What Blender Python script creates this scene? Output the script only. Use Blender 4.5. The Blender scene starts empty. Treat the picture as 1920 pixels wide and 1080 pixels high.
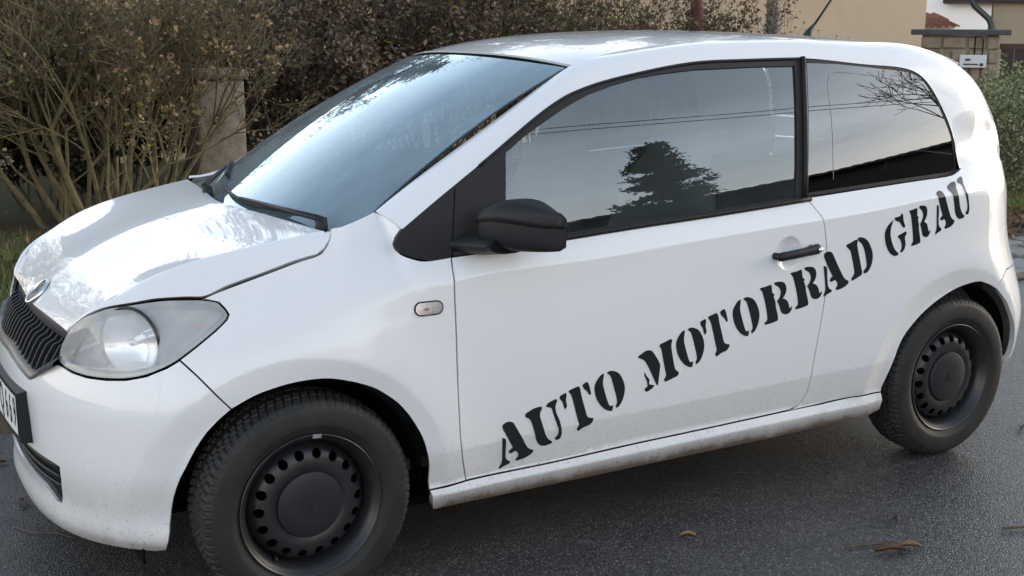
import bpy, math, random
import numpy as np
from mathutils import Vector, Matrix
from mathutils.geometry import delaunay_2d_cdt

# ------------------------------------------------------------------ camera, sky, sun, exposure
scene = bpy.context.scene
col = scene.collection
cam_data = bpy.data.cameras.new('camera'); cam = bpy.data.objects.new('camera', cam_data); col.objects.link(cam)
CAM = Vector((-1.0728, -3.6459, 1.5158)); YAW, PITCH, ROLL, FPX = .5303, -.2110, .0039, 2300.9
_d = Vector((math.sin(YAW)*math.cos(PITCH), math.cos(YAW)*math.cos(PITCH), math.sin(PITCH)))
_r = Vector((math.cos(YAW), -math.sin(YAW), 0)); _u = _r.cross(_d)
_rr = _r*math.cos(ROLL)+_u*math.sin(ROLL); _uu = -_r*math.sin(ROLL)+_u*math.cos(ROLL)
M = Matrix((_rr, _uu, -_d)).transposed().to_4x4(); M.translation = CAM
cam.matrix_world = M
cam_data.sensor_width = 36; cam_data.lens = FPX/1920*36; cam_data.clip_start = .05; cam_data.clip_end = 3000
scene.camera = cam
scene.render.resolution_x, scene.render.resolution_y = 1920, 1080

SUN_EL, SUN_AZ = math.radians(13), math.radians(106)     # azimuth from +y towards +x: low on the right, veiled by cloud
world = bpy.data.worlds.new('World'); scene.world = world; world.use_nodes = True
nt = world.node_tree; nt.nodes.clear()
sky = nt.nodes.new('ShaderNodeTexSky'); sky.sky_type = 'NISHITA'; sky.sun_disc = False
sky.sun_elevation = SUN_EL; sky.sun_rotation = SUN_AZ; sky.air_density = 1.0; sky.dust_density = 2.5; sky.ozone_density = 1.0
bg = nt.nodes.new('ShaderNodeBackground'); bg.inputs['Strength'].default_value = .15
out = nt.nodes.new('ShaderNodeOutputWorld')
# thin evening cloud over the clear sky: cream at the horizon, blue-grey higher up, in soft streaks
def wn(kind, **kw):
    n = nt.nodes.new(kind)
    for k, v in kw.items(): setattr(n, k, v)
    return n
tcw = wn('ShaderNodeTexCoord'); sepw = wn('ShaderNodeSeparateXYZ'); nt.links.new(tcw.outputs['Generated'], sepw.inputs[0])
rw = wn('ShaderNodeValToRGB'); el = rw.color_ramp.elements
el[0].position, el[0].color = 0.0, (.98, .80, .64, 1); el[1].position, el[1].color = 1.0, (.10, .125, .16, 1)
for p_, c_ in ((.13, (1.0, .90, .80, 1)), (.30, (.80, .87, .94, 1)), (.55, (.25, .31, .39, 1))):
    e_ = el.new(p_); e_.color = c_
nt.links.new(sepw.outputs[2], rw.inputs[0])
mapw = wn('ShaderNodeMapping'); mapw.inputs['Scale'].default_value = (1.2, 1.2, 5.5); mapw.inputs['Rotation'].default_value = (.12, .05, .3); nt.links.new(tcw.outputs['Generated'], mapw.inputs[0])
nz = wn('ShaderNodeTexNoise'); nz.inputs['Scale'].default_value = 1.7; nz.inputs['Detail'].default_value = 6; nz.inputs['Roughness'].default_value = .55; nt.links.new(mapw.outputs[0], nz.inputs['Vector'])
mr = wn('ShaderNodeMapRange'); mr.inputs[1].default_value = .3; mr.inputs[2].default_value = .7; mr.inputs[3].default_value = 5.6; mr.inputs[4].default_value = 8.2; nt.links.new(nz.outputs[0], mr.inputs[0])
vm = wn('ShaderNodeVectorMath', operation='SCALE'); nt.links.new(rw.outputs[0], vm.inputs[0]); nt.links.new(mr.outputs[0], vm.inputs['Scale'])
mf = wn('ShaderNodeMapRange'); mf.inputs[1].default_value = .25; mf.inputs[2].default_value = .75; mf.inputs[3].default_value = .93; mf.inputs[4].default_value = .74; nt.links.new(nz.outputs[0], mf.inputs[0])
mxw = wn('ShaderNodeMix', data_type='RGBA'); nt.links.new(mf.outputs[0], mxw.inputs[0]); nt.links.new(sky.outputs[0], mxw.inputs[6]); nt.links.new(vm.outputs[0], mxw.inputs[7])
nt.links.new(mxw.outputs[2], bg.inputs[0]); nt.links.new(bg.outputs[0], out.inputs[0])
sun_data = bpy.data.lights.new('sun', 'SUN'); sun = bpy.data.objects.new('sun', sun_data); col.objects.link(sun)
sun_data.energy = .5; sun_data.angle = math.radians(25); sun_data.color = (1, .93, .84)
_s = Vector((math.sin(SUN_AZ)*math.cos(SUN_EL), math.cos(SUN_AZ)*math.cos(SUN_EL), math.sin(SUN_EL)))
sun.rotation_euler = _s.to_track_quat('Z', 'Y').to_euler()
scene.view_settings.view_transform = 'Standard'; scene.view_settings.look = 'None'
scene.view_settings.exposure = 1.45; scene.view_settings.gamma = 1.0; scene.view_settings.use_curve_mapping = False

# ---------- curve helpers
def pchip(xk, yk, x):
    xk=np.asarray(xk,float); yk=np.asarray(yk,float); x=np.asarray(x,float)
    h=np.diff(xk); d=np.diff(yk)/h; m=np.zeros(len(xk))
    for i in range(1,len(xk)-1):
        if d[i-1]*d[i]>0:
            w1=2*h[i]+h[i-1]; w2=h[i]+2*h[i-1]; m[i]=(w1+w2)/(w1/d[i-1]+w2/d[i])
    m[0]=d[0]; m[-1]=d[-1]
    i=np.clip(np.searchsorted(xk,x)-1,0,len(xk)-2)
    t=np.clip((x-xk[i])/h[i],-.3,1.3)
    return ((2*t**3-3*t**2+1)*yk[i]+(t**3-2*t**2+t)*h[i]*m[i]+(-2*t**3+3*t**2)*yk[i+1]+(t**3-t**2)*h[i]*m[i+1])
def nspline(xk,yk,x):
    """natural cubic spline, linear outside"""
    xk=np.asarray(xk,float); yk=np.asarray(yk,float); x=np.asarray(x,float); n=len(xk)
    h=np.diff(xk); A=np.zeros((n,n)); b=np.zeros((n,)+yk.shape[1:]); A[0,0]=A[-1,-1]=1
    for i in range(1,n-1):
        A[i,i-1]=h[i-1];A[i,i]=2*(h[i-1]+h[i]);A[i,i+1]=h[i]
        b[i]=6*((yk[i+1]-yk[i])/h[i]-(yk[i]-yk[i-1])/h[i-1])
    M=np.linalg.solve(A,b)
    xc=np.clip(x,xk[0],xk[-1])
    i=np.clip(np.searchsorted(xk,xc)-1,0,n-2); hh=h[i]; a=(xk[i+1]-xc)/hh; c=(xc-xk[i])/hh
    if yk.ndim>1: a=a[...,None];c=c[...,None];hh=hh[...,None]
    v=a*yk[i]+c*yk[i+1]+((a**3-a)*M[i]+(c**3-c)*M[i+1])*hh*hh/6
    # linear extension
    s0=(yk[1]-yk[0])/h[0]-h[0]*M[1]/6; s1=(yk[-1]-yk[-2])/h[-1]+h[-1]*M[-2]/6
    e=x-xc; lo=np.minimum(e,0); hi=np.maximum(e,0)
    if yk.ndim>1: lo=lo[...,None]; hi=hi[...,None]
    return v+lo*s0+hi*s1
# ---------- lower body: y outward as a function of x (along) and z (up)
XF_Z=[.15,.20,.25,.32,.42,.50,.57,.62,.66,.70,.76,.85,.95,1.05]
XF_X=[-.565,-.592,-.586,-.598,-.609,-.613,-.613,-.600,-.587,-.576,-.556,-.52,-.47,-.42]
XR_Z=[.15,.25,.35,.45,.55,.62,.70,.80,.90,1.0,1.1]
XR_X=[2.92,2.97,3.005,3.02,3.01,2.985,2.95,2.915,2.90,2.88,2.85]
NF=2.55; XC=.12; XD=2.1
def NRZ(z): return pchip([.2,.45,.6,.75,1.1],[4.7,4.7,4.35,4.15,4.9],z)
def ffac(x,z):
    xf=nspline(XF_Z,XF_X,z); xi=np.clip((XC-x)/(XC-xf),0,1); return (1-xi**NF)**(1/NF)
def rfac(x,z):
    xr=nspline(XR_Z,XR_X,z); xi=np.clip((x-XD)/(xr-XD),0,1); NR=NRZ(z); return (1-xi**NR)**(1/NR)
# hood side edge (shut line), 3d, front to rear   [x, y, z]
EDGE=np.array([(-.512,.42,.737),(-.502,.447,.759),(-.472,.487,.792),(-.429,.525,.815),(-.372,.566,.827),(-.313,.600,.837),(-.254,.630,.839),(-.224,.643,.837),(-.160,.662,.863),(-.052,.678,.896),(.017,.686,.918),(.068,.689,.929),(.086,.687,.935),(.109,.680,.959),(.128,.664,.977),(.136,.640,.986)])
# top line of the side: [x, z, y(unfactored)]
def build_top():
    T=[]
    for e in EDGE[[0,2,3,4,5,6,7,8,9,10,11]]:
        T.append((e[0],e[2],e[1]/ffac(e[0],e[2])))
    T+= [(.13,.985,.664),(.20,1.006,.636),(.266,1.021,.630),(.302,.986,.722),(.345,.945,.745),(.43,.912,.762),(.79,.926,.766),(1.01,.938,.766),(1.71,.974,.766),(2.10,1.000,.762),(2.40,1.022,.757),(2.62,1.033,.757),(2.9,1.04,.765),(3.0,1.045,.765)]
    T[0]=(-.64,.70,T[0][2]) if False else T[0]
    return np.array(T)
LX=np.array([-.65,-.4,-.2,0,.2,.43,.8,1.2,1.7,2.0,2.4,2.7,3.0])
K0=np.array([(.180,.775),(.185,.775),(.19,.775),(.2,.778),(.203,.780),(.204,.780),(.204,.780),(.204,.780),(.204,.780),(.207,.780),(.22,.775),(.25,.77),(.28,.77)])
K1=np.array([(.215,.800),(.215,.80),(.22,.80),(.235,.795),(.245,.793),(.250,.797),(.252,.797),(.254,.797),(.256,.797),(.258,.797),(.27,.80),(.30,.80),(.32,.80)])
K2=np.array([(.290,.786),(.29,.786),(.285,.79),(.278,.795),(.275,.785),(.276,.778),(.280,.777),(.284,.777),(.288,.777),(.290,.782),(.33,.805),(.36,.805),(.38,.805)])
K3=np.array([(.40,.802),(.40,.805),(.40,.808),(.39,.808),(.385,.806),(.376,.805),(.381,.805),(.386,.805),(.394,.805),(.401,.806),(.43,.811),(.45,.811),(.47,.811)])
K4=np.array([(.55,.800),(.55,.802),(.57,.802),(.60,.803),(.62,.806),(.62,.811),(.62,.814),(.62,.815),(.64,.815),(.66,.815),(.68,.815),(.68,.815),(.68,.815)])
K5=np.array([(.66,.785),(.665,.785),(.70,.775),(.745,.780),(.80,.787),(.850,.802),(.866,.806),(.886,.806),(.912,.806),(.928,.806),(.948,.800),(.915,.797),(.90,.80)])
def ycrease(x): return np.clip(pchip([-.7,.25,.45,2.2,2.5,3.1],[0,0,1,1,0,0],x),0,1)
def pch_rows(Z,Y,z):
    """row-wise pchip: Z,Y (n,K), z (n,)"""
    n,K=Z.shape; h=np.diff(Z,axis=1); d=np.diff(Y,axis=1)/h; m=np.zeros((n,K))
    a=d[:,:-1];b=d[:,1:]; w1=2*h[:,1:]+h[:,:-1]; w2=h[:,1:]+2*h[:,:-1]
    with np.errstate(all='ignore'):
        mm=(w1+w2)/(w1/a+w2/b)
    m[:,1:-1]=np.where(a*b>0,mm,0); m[:,0]=d[:,0]; m[:,-1]=d[:,-1]
    i=np.clip((z[:,None]>Z).sum(1)-1,0,K-2); r=np.arange(n); hh=h[r,i]
    t=np.clip((z-Z[r,i])/hh,-.8,1.6)
    return ((2*t**3-3*t**2+1)*Y[r,i]+(t**3-2*t**2+t)*hh*m[r,i]+(-2*t**3+3*t**2)*Y[r,i+1]+(t**3-t**2)*hh*m[r,i+1])
TOP=None
def lines(x):
    global TOP
    if TOP is None: TOP=build_top()
    Z=np.stack([nspline(LX,k[:,0],x) for k in (K0,K1,K2,K3,K4,K5)]+[pchip(TOP[:,0],TOP[:,1],x)],1)
    Y=np.stack([nspline(LX,k[:,1],x) for k in (K0,K1,K2,K3,K4,K5)]+[pchip(TOP[:,0],TOP[:,2],x)],1)
    Z[:,5]=np.minimum(Z[:,5],Z[:,6]-.035)
    Z[:,4]=np.minimum(Z[:,4],Z[:,5]-.05)
    return Z,Y
ARCH=[(-.02,.277),(2.395,.28)]
def flare(x,z):
    o=0
    for i,(cx,cz) in enumerate(ARCH):
        d=np.hypot(x-cx,np.maximum(z-cz,0)*1.0+np.minimum(z-cz,0)*.35); rc=.412
        out=np.where(d>rc,.014*np.exp(-((d-rc)/.10)**2),.014-.26*(rc-d))
        fade=np.clip((z-.20)/.10,0,1)
        o=o+np.where(d<.34,.014-.26*.072,out)*fade
    return o
def yside(x,z):
    x=np.asarray(x,float).ravel(); z=np.asarray(z,float).ravel()
    Z,Y=lines(x)
    g=pch_rows(Z,Y,z)
    # creased version: separate interpolation below/above each character line
    a=np.where(z<Z[:,1],pch_rows(Z[:,:2],Y[:,:2],z),pch_rows(Z[:,1:3],Y[:,1:3],z))
    b=pch_rows(Z[:,2:4],Y[:,2:4],z); c=pch_rows(Z[:,3:6],Y[:,3:6],z); d=pch_rows(Z[:,5:7],Y[:,5:7],z)
    cr=np.where(z<Z[:,2],a,np.where(z<Z[:,3],b,np.where(z<Z[:,5],c,d)))
    w=ycrease(x)
    return (1-w)*g+w*cr+flare(x,z)
def wrap(a,z):
    """a: plan parameter. 0..1 front corner (0 = centre line), 1..2 side, 2..3 rear corner"""
    a=np.asarray(a,float);z=np.asarray(z,float); sh=np.broadcast(a,z).shape
    a=np.broadcast_to(a,sh).ravel(); z=np.broadcast_to(z,sh).ravel()
    xf=nspline(XF_Z,XF_X,z); xr=nspline(XR_Z,XR_X,z)
    NR=NRZ(z); th=np.clip(a,0,1)*np.pi/2; ph=np.clip(a-2,0,1)*np.pi/2
    x=np.where(a<1,XC-(XC-xf)*np.cos(th)**(2/NF),np.where(a<2,XC+(a-1)*(XD-XC),XD+(xr-XD)*np.sin(ph)**(2/NR)))
    fy=np.where(a<1,np.sin(th)**(2/NF),np.where(a<2,1,np.cos(ph)**(2/NR)))
    y=yside(x,z)*fy
    return np.stack([x,y,z],-1).reshape(sh+(3,))
_t=np.linspace(0,1,1500); _f=np.where(_t<.5,.5*(2*_t)**2.4,1-.5*(2-2*_t)**2.4); _g=np.where(_t<.5,.5*(2*_t)**1.35,1-.5*(2-2*_t)**1.35)
_A=np.concatenate([_g,1+_t[1:],2+_f[1:]]); _W=wrap(_A,np.full(len(_A),.5))
_S=np.concatenate([[0],np.cumsum(np.linalg.norm(np.diff(_W,axis=0),axis=1))])
def body(s,z): return wrap(np.interp(s,_S,_A),z)
SMAX=_S[-1]
def aofx(x,z=.5):
    """side parameter for given x in straight part"""
    return 1+(x-XC)/(XD-XC)
def ztop(x): 
    lines(np.array([0.])); return pchip(TOP[:,0],TOP[:,1],np.asarray(x,float))
# ---------- side glass
def glassy(x,z):
    zb=pchip([.2,.43,.79,1.01,1.71,2.4,2.6],[.90,.912,.926,.938,.974,1.02,1.033],x); t=(z-zb)/.47
    return .757-.098*t-.045*t*t-.012*((x-1.4)/1.1)**2-.018*np.clip((x-1.8)/.8,0,2)**2
def glass(x,z):
    x=np.asarray(x,float);z=np.asarray(z,float); return np.stack([x,glassy(x,z),z],-1)
# ---------- generic loft over control lines
def loft(net, us, vs, u, v):
    """net (nu,nv,3): cubic in v along each line, cubic in u across lines"""
    u=np.asarray(u,float); v=np.asarray(v,float); sh=np.broadcast(u,v).shape
    u=np.broadcast_to(u,sh).ravel(); v=np.broadcast_to(v,sh).ravel()
    Lp=np.stack([nspline(vs,net[i],v) for i in range(len(us))],0)   # nu,N,3
    # cubic across: solve natural spline with shared knots (linear in data)
    us=np.asarray(us,float); n=len(us); h=np.diff(us); A=np.zeros((n,n)); Bm=np.zeros((n,n)); A[0,0]=A[-1,-1]=1
    for i in range(1,n-1):
        A[i,i-1]=h[i-1];A[i,i]=2*(h[i-1]+h[i]);A[i,i+1]=h[i]
        Bm[i,i-1]=6/h[i-1];Bm[i,i+1]=6/h[i];Bm[i,i]=-6/h[i-1]-6/h[i]
    M=np.tensordot(np.linalg.solve(A,Bm),Lp,1)
    uc=np.clip(u,us[0],us[-1]); i=np.clip(np.searchsorted(us,uc)-1,0,n-2); r=np.arange(len(u)); hh=h[i][:,None]
    a=((us[i+1]-uc)[:,None])/hh; c=1-a
    o=a*Lp[i,r]+c*Lp[i+1,r]+((a**3-a)*M[i,r]+(c**3-c)*M[i+1,r])*hh*hh/6
    return o.reshape(sh+(3,))
MIR=np.array([1,-1,1.])
# ---------- bonnet: u 0 centre .. .86 crease .. 1 shut line ; v 0 nose .. 1 windscreen
HV=np.array([0,.085,.16,.25,.34,.48,.63,.78,.91,.965,1.0])
HC=np.array([(-.532,0,.738),(-.505,0,.766),(-.468,0,.797),(-.42,0,.833),(-.37,0,.862),(-.28,0,.902),(-.18,0,.936),(-.08,0,.962),(0,0,.979),(.02,0,.983),(.04,0,.986)])
HK=np.array([(-.510,.400,.736),(-.475,.452,.7815),(-.432,.489,.818),(-.384,.516,.8507),(-.317,.544,.8855),(-.217,.575,.9215),(-.117,.598,.9445),(-.024,.614,.961),(.068,.627,.976),(.098,.631,.9805),(.116,.632,.983)])
HE=np.array([EDGE[0],EDGE[2],EDGE[3],EDGE[4],EDGE[5],EDGE[7],EDGE[8],EDGE[9],EDGE[11],EDGE[13],EDGE[15]])
_cl=lambda L:np.concatenate([[0],np.cumsum(np.linalg.norm(np.diff(L,axis=0),axis=1))])
HV=(_cl(HC)/_cl(HC)[-1]+_cl(HK)/_cl(HK)[-1])/2
_vi=[0,.5,1,2,3,4,4.5,5,6,7,7.5,8,8.5,9,9.5,10]; _vE=np.interp(_vi,np.arange(11),HV); _vd=np.linspace(0,1,41); _vs=HV
HC=nspline(_vs,HC,_vd); HK=nspline(_vs,HK,_vd); HE=np.stack([pchip(_vE,EDGE[:,k],_vd) for k in range(3)],-1); HV=_vd
def _mid(a,b,t,k,kx): 
    m=a*(1-t)+b*t; m[:,2]=a[:,2]+(b[:,2]-a[:,2])*k; m[:,0]=a[:,0]+(b[:,0]-a[:,0])*kx; return m
_h1=_mid(HC,HK,.33,.10,.30); _h2=_mid(HC,HK,.66,.42,.68); _hq=_mid(HC,HK,.85,.72,.87)
_hk=np.array([.3,1,1,1,1,1,1,1,.7,.25,0]); _hk=np.interp(_vd,_vs,_hk); _he=(HK*.55+HE*.45); _he[:,2]+=.009*_hk; _he[:,1]+=.006*_hk
HN=np.stack([_hq*MIR,_h2*MIR,_h1*MIR,HC,_h1,_h2,_hq,HK]); HU=[-.73,-.57,-.285,0,.285,.57,.73,.86]
HN2=np.stack([HK,_he,HE]); HU2=[.86,.925,1.0]
def hood(u,v):
    u=np.asarray(u,float);v=np.asarray(v,float); sh=np.broadcast(u,v).shape
    u=np.broadcast_to(u,sh);v=np.broadcast_to(v,sh); s=np.where(u<0,-1.,1.)
    a=loft(HN,HU,HV,np.minimum(abs(u),.86),v); b=loft(HN2,HU2,HV,np.maximum(abs(u),.86),v)
    o=np.where((abs(u)<.86)[...,None],a,b); o[...,1]*=s; return o
# ---------- windscreen: u -1..1 across, v 0 bottom .. 1 top
def wind(u,v):
    u=np.asarray(u,float);v=np.asarray(v,float); u,v=np.broadcast_arrays(u,v); q=u*u
    b=np.stack([.078+.192*q,.628*u,.972+.050*q],-1); t=np.stack([.862+.074*q,.55*u,1.424-.027*q],-1)
    o=b+(t-b)*v[...,None]; k=4*v*(1-v); o[...,0]-=.012*k; o[...,2]+=.020*k; return o
# ---------- roof: u -1..1, v 0 front .. 1 rear
RV=np.array([0,.07,.14,.25,.38,.51,.60,.72,.84,.94,1.0])
RC=np.array([(.868,1.428),(1.0,1.456),(1.15,1.477),(1.36,1.493),(1.6,1.500),(1.83,1.497),(2.02,1.491),(2.25,1.482),(2.48,1.466),(2.66,1.445),(2.76,1.425)])
RS=np.array([(.938,.549,1.398),(1.055,.543,1.4265),(1.195,.540,1.449),(1.405,.540,1.4645),(1.62,.540,1.472),(1.854,.540,1.4735),(2.0,.539,1.471),(2.2,.537,1.461),(2.40,.534,1.443),(2.56,.532,1.414),(2.65,.531,1.385)])
def roof(u,v):
    u=np.asarray(u,float);v=np.asarray(v,float); u,v=np.broadcast_arrays(u,v); sh=u.shape
    c=nspline(RV,RC,v.ravel()); s=nspline(RV,RS,v.ravel()); u=u.ravel(); q=np.abs(u)**2.6
    return np.stack([c[:,0]+(s[:,0]-c[:,0])*u*u, s[:,1]*u, c[:,1]+(s[:,2]-c[:,1])*q],-1).reshape(sh+(3,))
# ---------- side band (A pillar, roof rail, D pillar): s along, t 0 window edge .. 1 windscreen/roof joint
B0=np.array([(.297,.986),(.405,1.054),(.547,1.139),(.795,1.286),(.941,1.342),(1.138,1.38),(1.343,1.406),(1.555,1.412),(1.784,1.415),(2.073,1.391),(2.285,1.365),(2.357,1.305),(2.417,1.185),(2.433,1.121),(2.432,1.034)])
B3=np.array([(.266,.628,1.022),(.37,.616,1.086),(.505,.602,1.163),(.735,.573,1.290),(.938,.549,1.398),(1.055,.543,1.4265),(1.36,.540,1.462),(1.60,.540,1.472),(1.854,.540,1.4735),(2.16,.537,1.463),(2.47,.534,1.436),(2.668,.553,1.352),(2.765,.603,1.195),(2.790,.618,1.11),(2.80,.65,1.034)])
def band_net():
    g=np.stack([B0[:,0],glassy(B0[:,0],B0[:,1])+.006,B0[:,1]],-1)
    zz=np.array([1.034]); xs=np.array([2.432,2.52,2.62,2.72,2.79]); endl=np.stack([xs,yside(xs,np.full(5,1.034))*rfac(xs,np.full(5,1.034)),np.full(5,1.034)],-1); B3[-1]=endl[-1]; g[-1]=endl[0]
    n=len(g); T=np.gradient(B3*.5+g*.5,axis=0); D=B3-g; N=np.cross(T,D); N/=np.linalg.norm(N,axis=1)[:,None]; N*=np.sign(N[:,1])[:,None]
    L=np.linalg.norm(D,axis=1)
    amp=np.interp(np.arange(n),[0,1,4,8,10,11,12,13,14],[.010,.012,.014,.014,.018,.03,.032,.018,.0])
    b1=g+D*.18+N*(.55*amp)[:,None]; b2=g+D*.45+N*amp[:,None]; b3=g+D*.75+N*(.75*amp)[:,None]
    N_=np.stack([g,b1,b2,b3,B3]); N_[:,-1]=endl
    lo=[]
    for zz_ in (.99,.94):
        q=np.full(5,zz_); xk=xs+np.array([0,0,0,.004,.008])*(1.034-zz_)/.05; lo.append(np.stack([xk,yside(xk,q)*rfac(xk,q),q],-1))
    return np.concatenate([N_]+[l[:,None] for l in lo],1)
BU=[0,.18,.45,.75,1.0]; _bn=band_net(); BV=np.concatenate([[0],np.cumsum(np.linalg.norm(np.diff(_bn[2],axis=0),axis=1))]); BLEN=BV[len(B3)-1]
def band(s,t): return loft(_bn,BU,BV/BLEN,t,s)
# ------------------------------------------------------------------ panel outlines, metres on the unrolled body side (arc length from the nose, height)
T_HEADLIGHT = [(.4213,.7313),(.4141,.7101),(.4123,.6805),(.4182,.6602),(.4369,.6523),(.4805,.6443),(.5432,.6398),(.6138,.6414),(.675,.6472),(.7323,.66),(.7823,.6811),(.8142,.7005),(.8635,.736),(.9061,.7656),(.9346,.7895),(.9408,.8016),(.9317,.815),(.9153,.8296),(.8796,.8357),(.8275,.838),(.7529,.8359),(.6646,.8261),(.5636,.8133),(.481,.791),(.4393,.7583)]
T_BUMP_TOP = [(.2771,.5865),(.3505,.622),(.4141,.6512),(.438,.6497),(.4814,.6417),(.544,.6372),(.6144,.6388),(.6754,.6446),(.7325,.6574),(.7824,.6786),(.8142,.6981)]
T_SEAM = [(.8142,.6993),(.8564,.6611),(.8979,.6222),(.9485,.574)]
T_ARCHF_BUMP = [(.9485,.574),(.917,.547),(.889,.5193),(.8565,.4757),(.8303,.4267),(.8144,.3982),(.8039,.3712),(.794,.3396),(.7828,.2997),(.7714,.2635),(.767,.2306),(.7622,.1935)]
T_BUMP_BOT = [(.7439,.187),(.6633,.1918),(.5156,.1813),(.36,.178)]
T_INTAKE = [(.1848,.3876),(.3066,.3847),(.3852,.3812),(.4168,.377),(.4112,.3363),(.3941,.2962),(.375,.2574),(.3432,.2546),(.2641,.2821)]
T_ARCHF_FEND = [(.9485,.574),(.9886,.5955),(1.0278,.6112),(1.1019,.6272),(1.182,.6295),(1.2445,.616),(1.3103,.5912),(1.3505,.5651),(1.3851,.5366),(1.4117,.5059),(1.4324,.4757),(1.4516,.4424),(1.4647,.4129),(1.475,.3772),(1.4842,.3373),(1.49,.2648)]
T_FEND_BOT = [(1.49,.2648),(1.5446,.2689),(1.6044,.2716)]
T_DOORF = [(1.6044,.2716),(1.5762,.3778),(1.5686,.4891),(1.5658,.5943),(1.5647,.7269),(1.5642,.8486),(1.5734,.9058)]
T_TRI_BOT = [(1.5734,.9058),(1.4945,.903),(1.4548,.9129),(1.4348,.9218),(1.4267,.9338),(1.4268,.9452),(1.4339,.9617),(1.4465,.9849)]
T_PSEAM = [(1.4465,.9849),(1.4382,.9996),(1.426,1.0135),(1.4095,1.0238)]
T_WSH = [(1.4095,1.0238),(1.373,1.0114),(1.3399,1.0016),(1.3042,.9946),(1.2754,.9937)]
T_FHOOD = [(1.2704,.9929),(1.2707,.9824),(1.2509,.9576),(1.2221,.9344),(1.2006,.9276),(1.1405,.9164),(1.0599,.8951),(.9366,.8617),(.8661,.8359)]
T_BELT = [(1.5734,.9058),(1.7448,.9128),(1.9361,.9221),(2.1581,.9348),(2.4961,.9507),(2.8561,.9704)]
T_DOORR = [(2.8603,.9702),(2.8753,.9439),(2.8894,.9161),(2.9017,.8639),(2.9125,.7592),(2.9082,.6634),(2.8988,.5846),(2.8883,.4956),(2.8782,.4057),(2.8781,.3479),(2.8695,.3159),(2.8509,.2933),(2.8126,.2832)]
T_DOORB = [(2.8126,.2832),(2.4765,.279),(2.168,.2762),(1.8816,.2713),(1.6043,.2716)]
T_BELT2 = [(2.8545,.98),(3.0603,.991),(3.3196,1.0033),(3.5489,1.0117),(3.5895,1.016)]
T_SILLGAP2 = [(2.8126,.2832),(2.9545,.2832),(3.0909,.2893),(3.1185,.2896),(3.1521,.2807)]
T_ARCHR = [(3.2023,.231),(3.2295,.2842),(3.2534,.3553),(3.2893,.4611),(3.356,.5258),(3.4506,.5774),(3.5694,.6174),(3.6836,.6338),(3.7416,.6212),(3.794,.5966)]
T_ARCHR2 = [(3.794,.5966),(3.8408,.5446),(3.8763,.4833),(3.9197,.421),(3.9546,.3573),(3.9651,.3078),(3.955,.27)]
T_RSEAM = [(3.794,.5966),(3.828,.6257),(3.8855,.6573)]
T_SILLBOT = [(1.4836,.2247),(2.0106,.2221),(2.7205,.2175),(3.1472,.2293)]
T_CREASEL = [(1.5869,.3755),(1.9956,.3789),(2.8752,.3933),(3.1037,.4027)]
T_CREASEU = [(1.5613,.8488),(2.1342,.8763),(2.8821,.915),(3.4321,.9434)]
T_DLO = [(.2974,.9859),(.2795,.9651),(.2715,.9492),(.2745,.9365),(.2895,.9214),(.3158,.9095),(.3566,.8991),(.4345,.9024)]
T_INDIC = [(1.4453,.7855),(1.527,.7774),(1.4862,.7972),(1.4842,.7604)]
T_HANDLE = [(2.6674,.811),(2.8616,.826),(2.7644,.8209),(2.7473,.8731),(2.7504,.7627),(2.6934,.8221),(2.8094,.8203)]
DOOR_GLASS = [(0.6362,1.1664),(0.7013,1.2072),(0.7705,1.2427),(0.8468,1.2803),(0.9358,1.3169),(1.0343,1.3437),(1.134,1.3635),(1.2345,1.3744),(1.337,1.3824),(1.5479,1.3876),(1.7402,1.3885),(1.723,1.2969),(1.6962,1.1648),(1.6786,1.0659),(1.662,0.9821),(1.3595,0.9662),(1.021,0.9508),(0.7996,0.937),(0.5977,0.9248)]
BPIL = [(1.784,1.4149),(1.7591,1.296),(1.7343,1.1632),(1.7167,1.0639),(1.7013,0.9712)]
BELTG = [(1.7192,0.9684),(1.3574,0.9487),(1.0188,0.9326),(0.7975,0.9193),(0.6061,0.9096),(0.4345,0.9024)]
REAR_GLASS = [(1.7912,1.4081),(1.7513,1.2127),(1.7289,1.0967),(1.7053,0.9843),(1.9222,0.9945),(2.176,1.0052),(2.3813,1.0126),(2.4189,1.0176),(2.4297,1.0335)]
DIV = [(0.4345,0.9024),(0.4535,1.0169),(0.4694,1.0935)]
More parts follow.
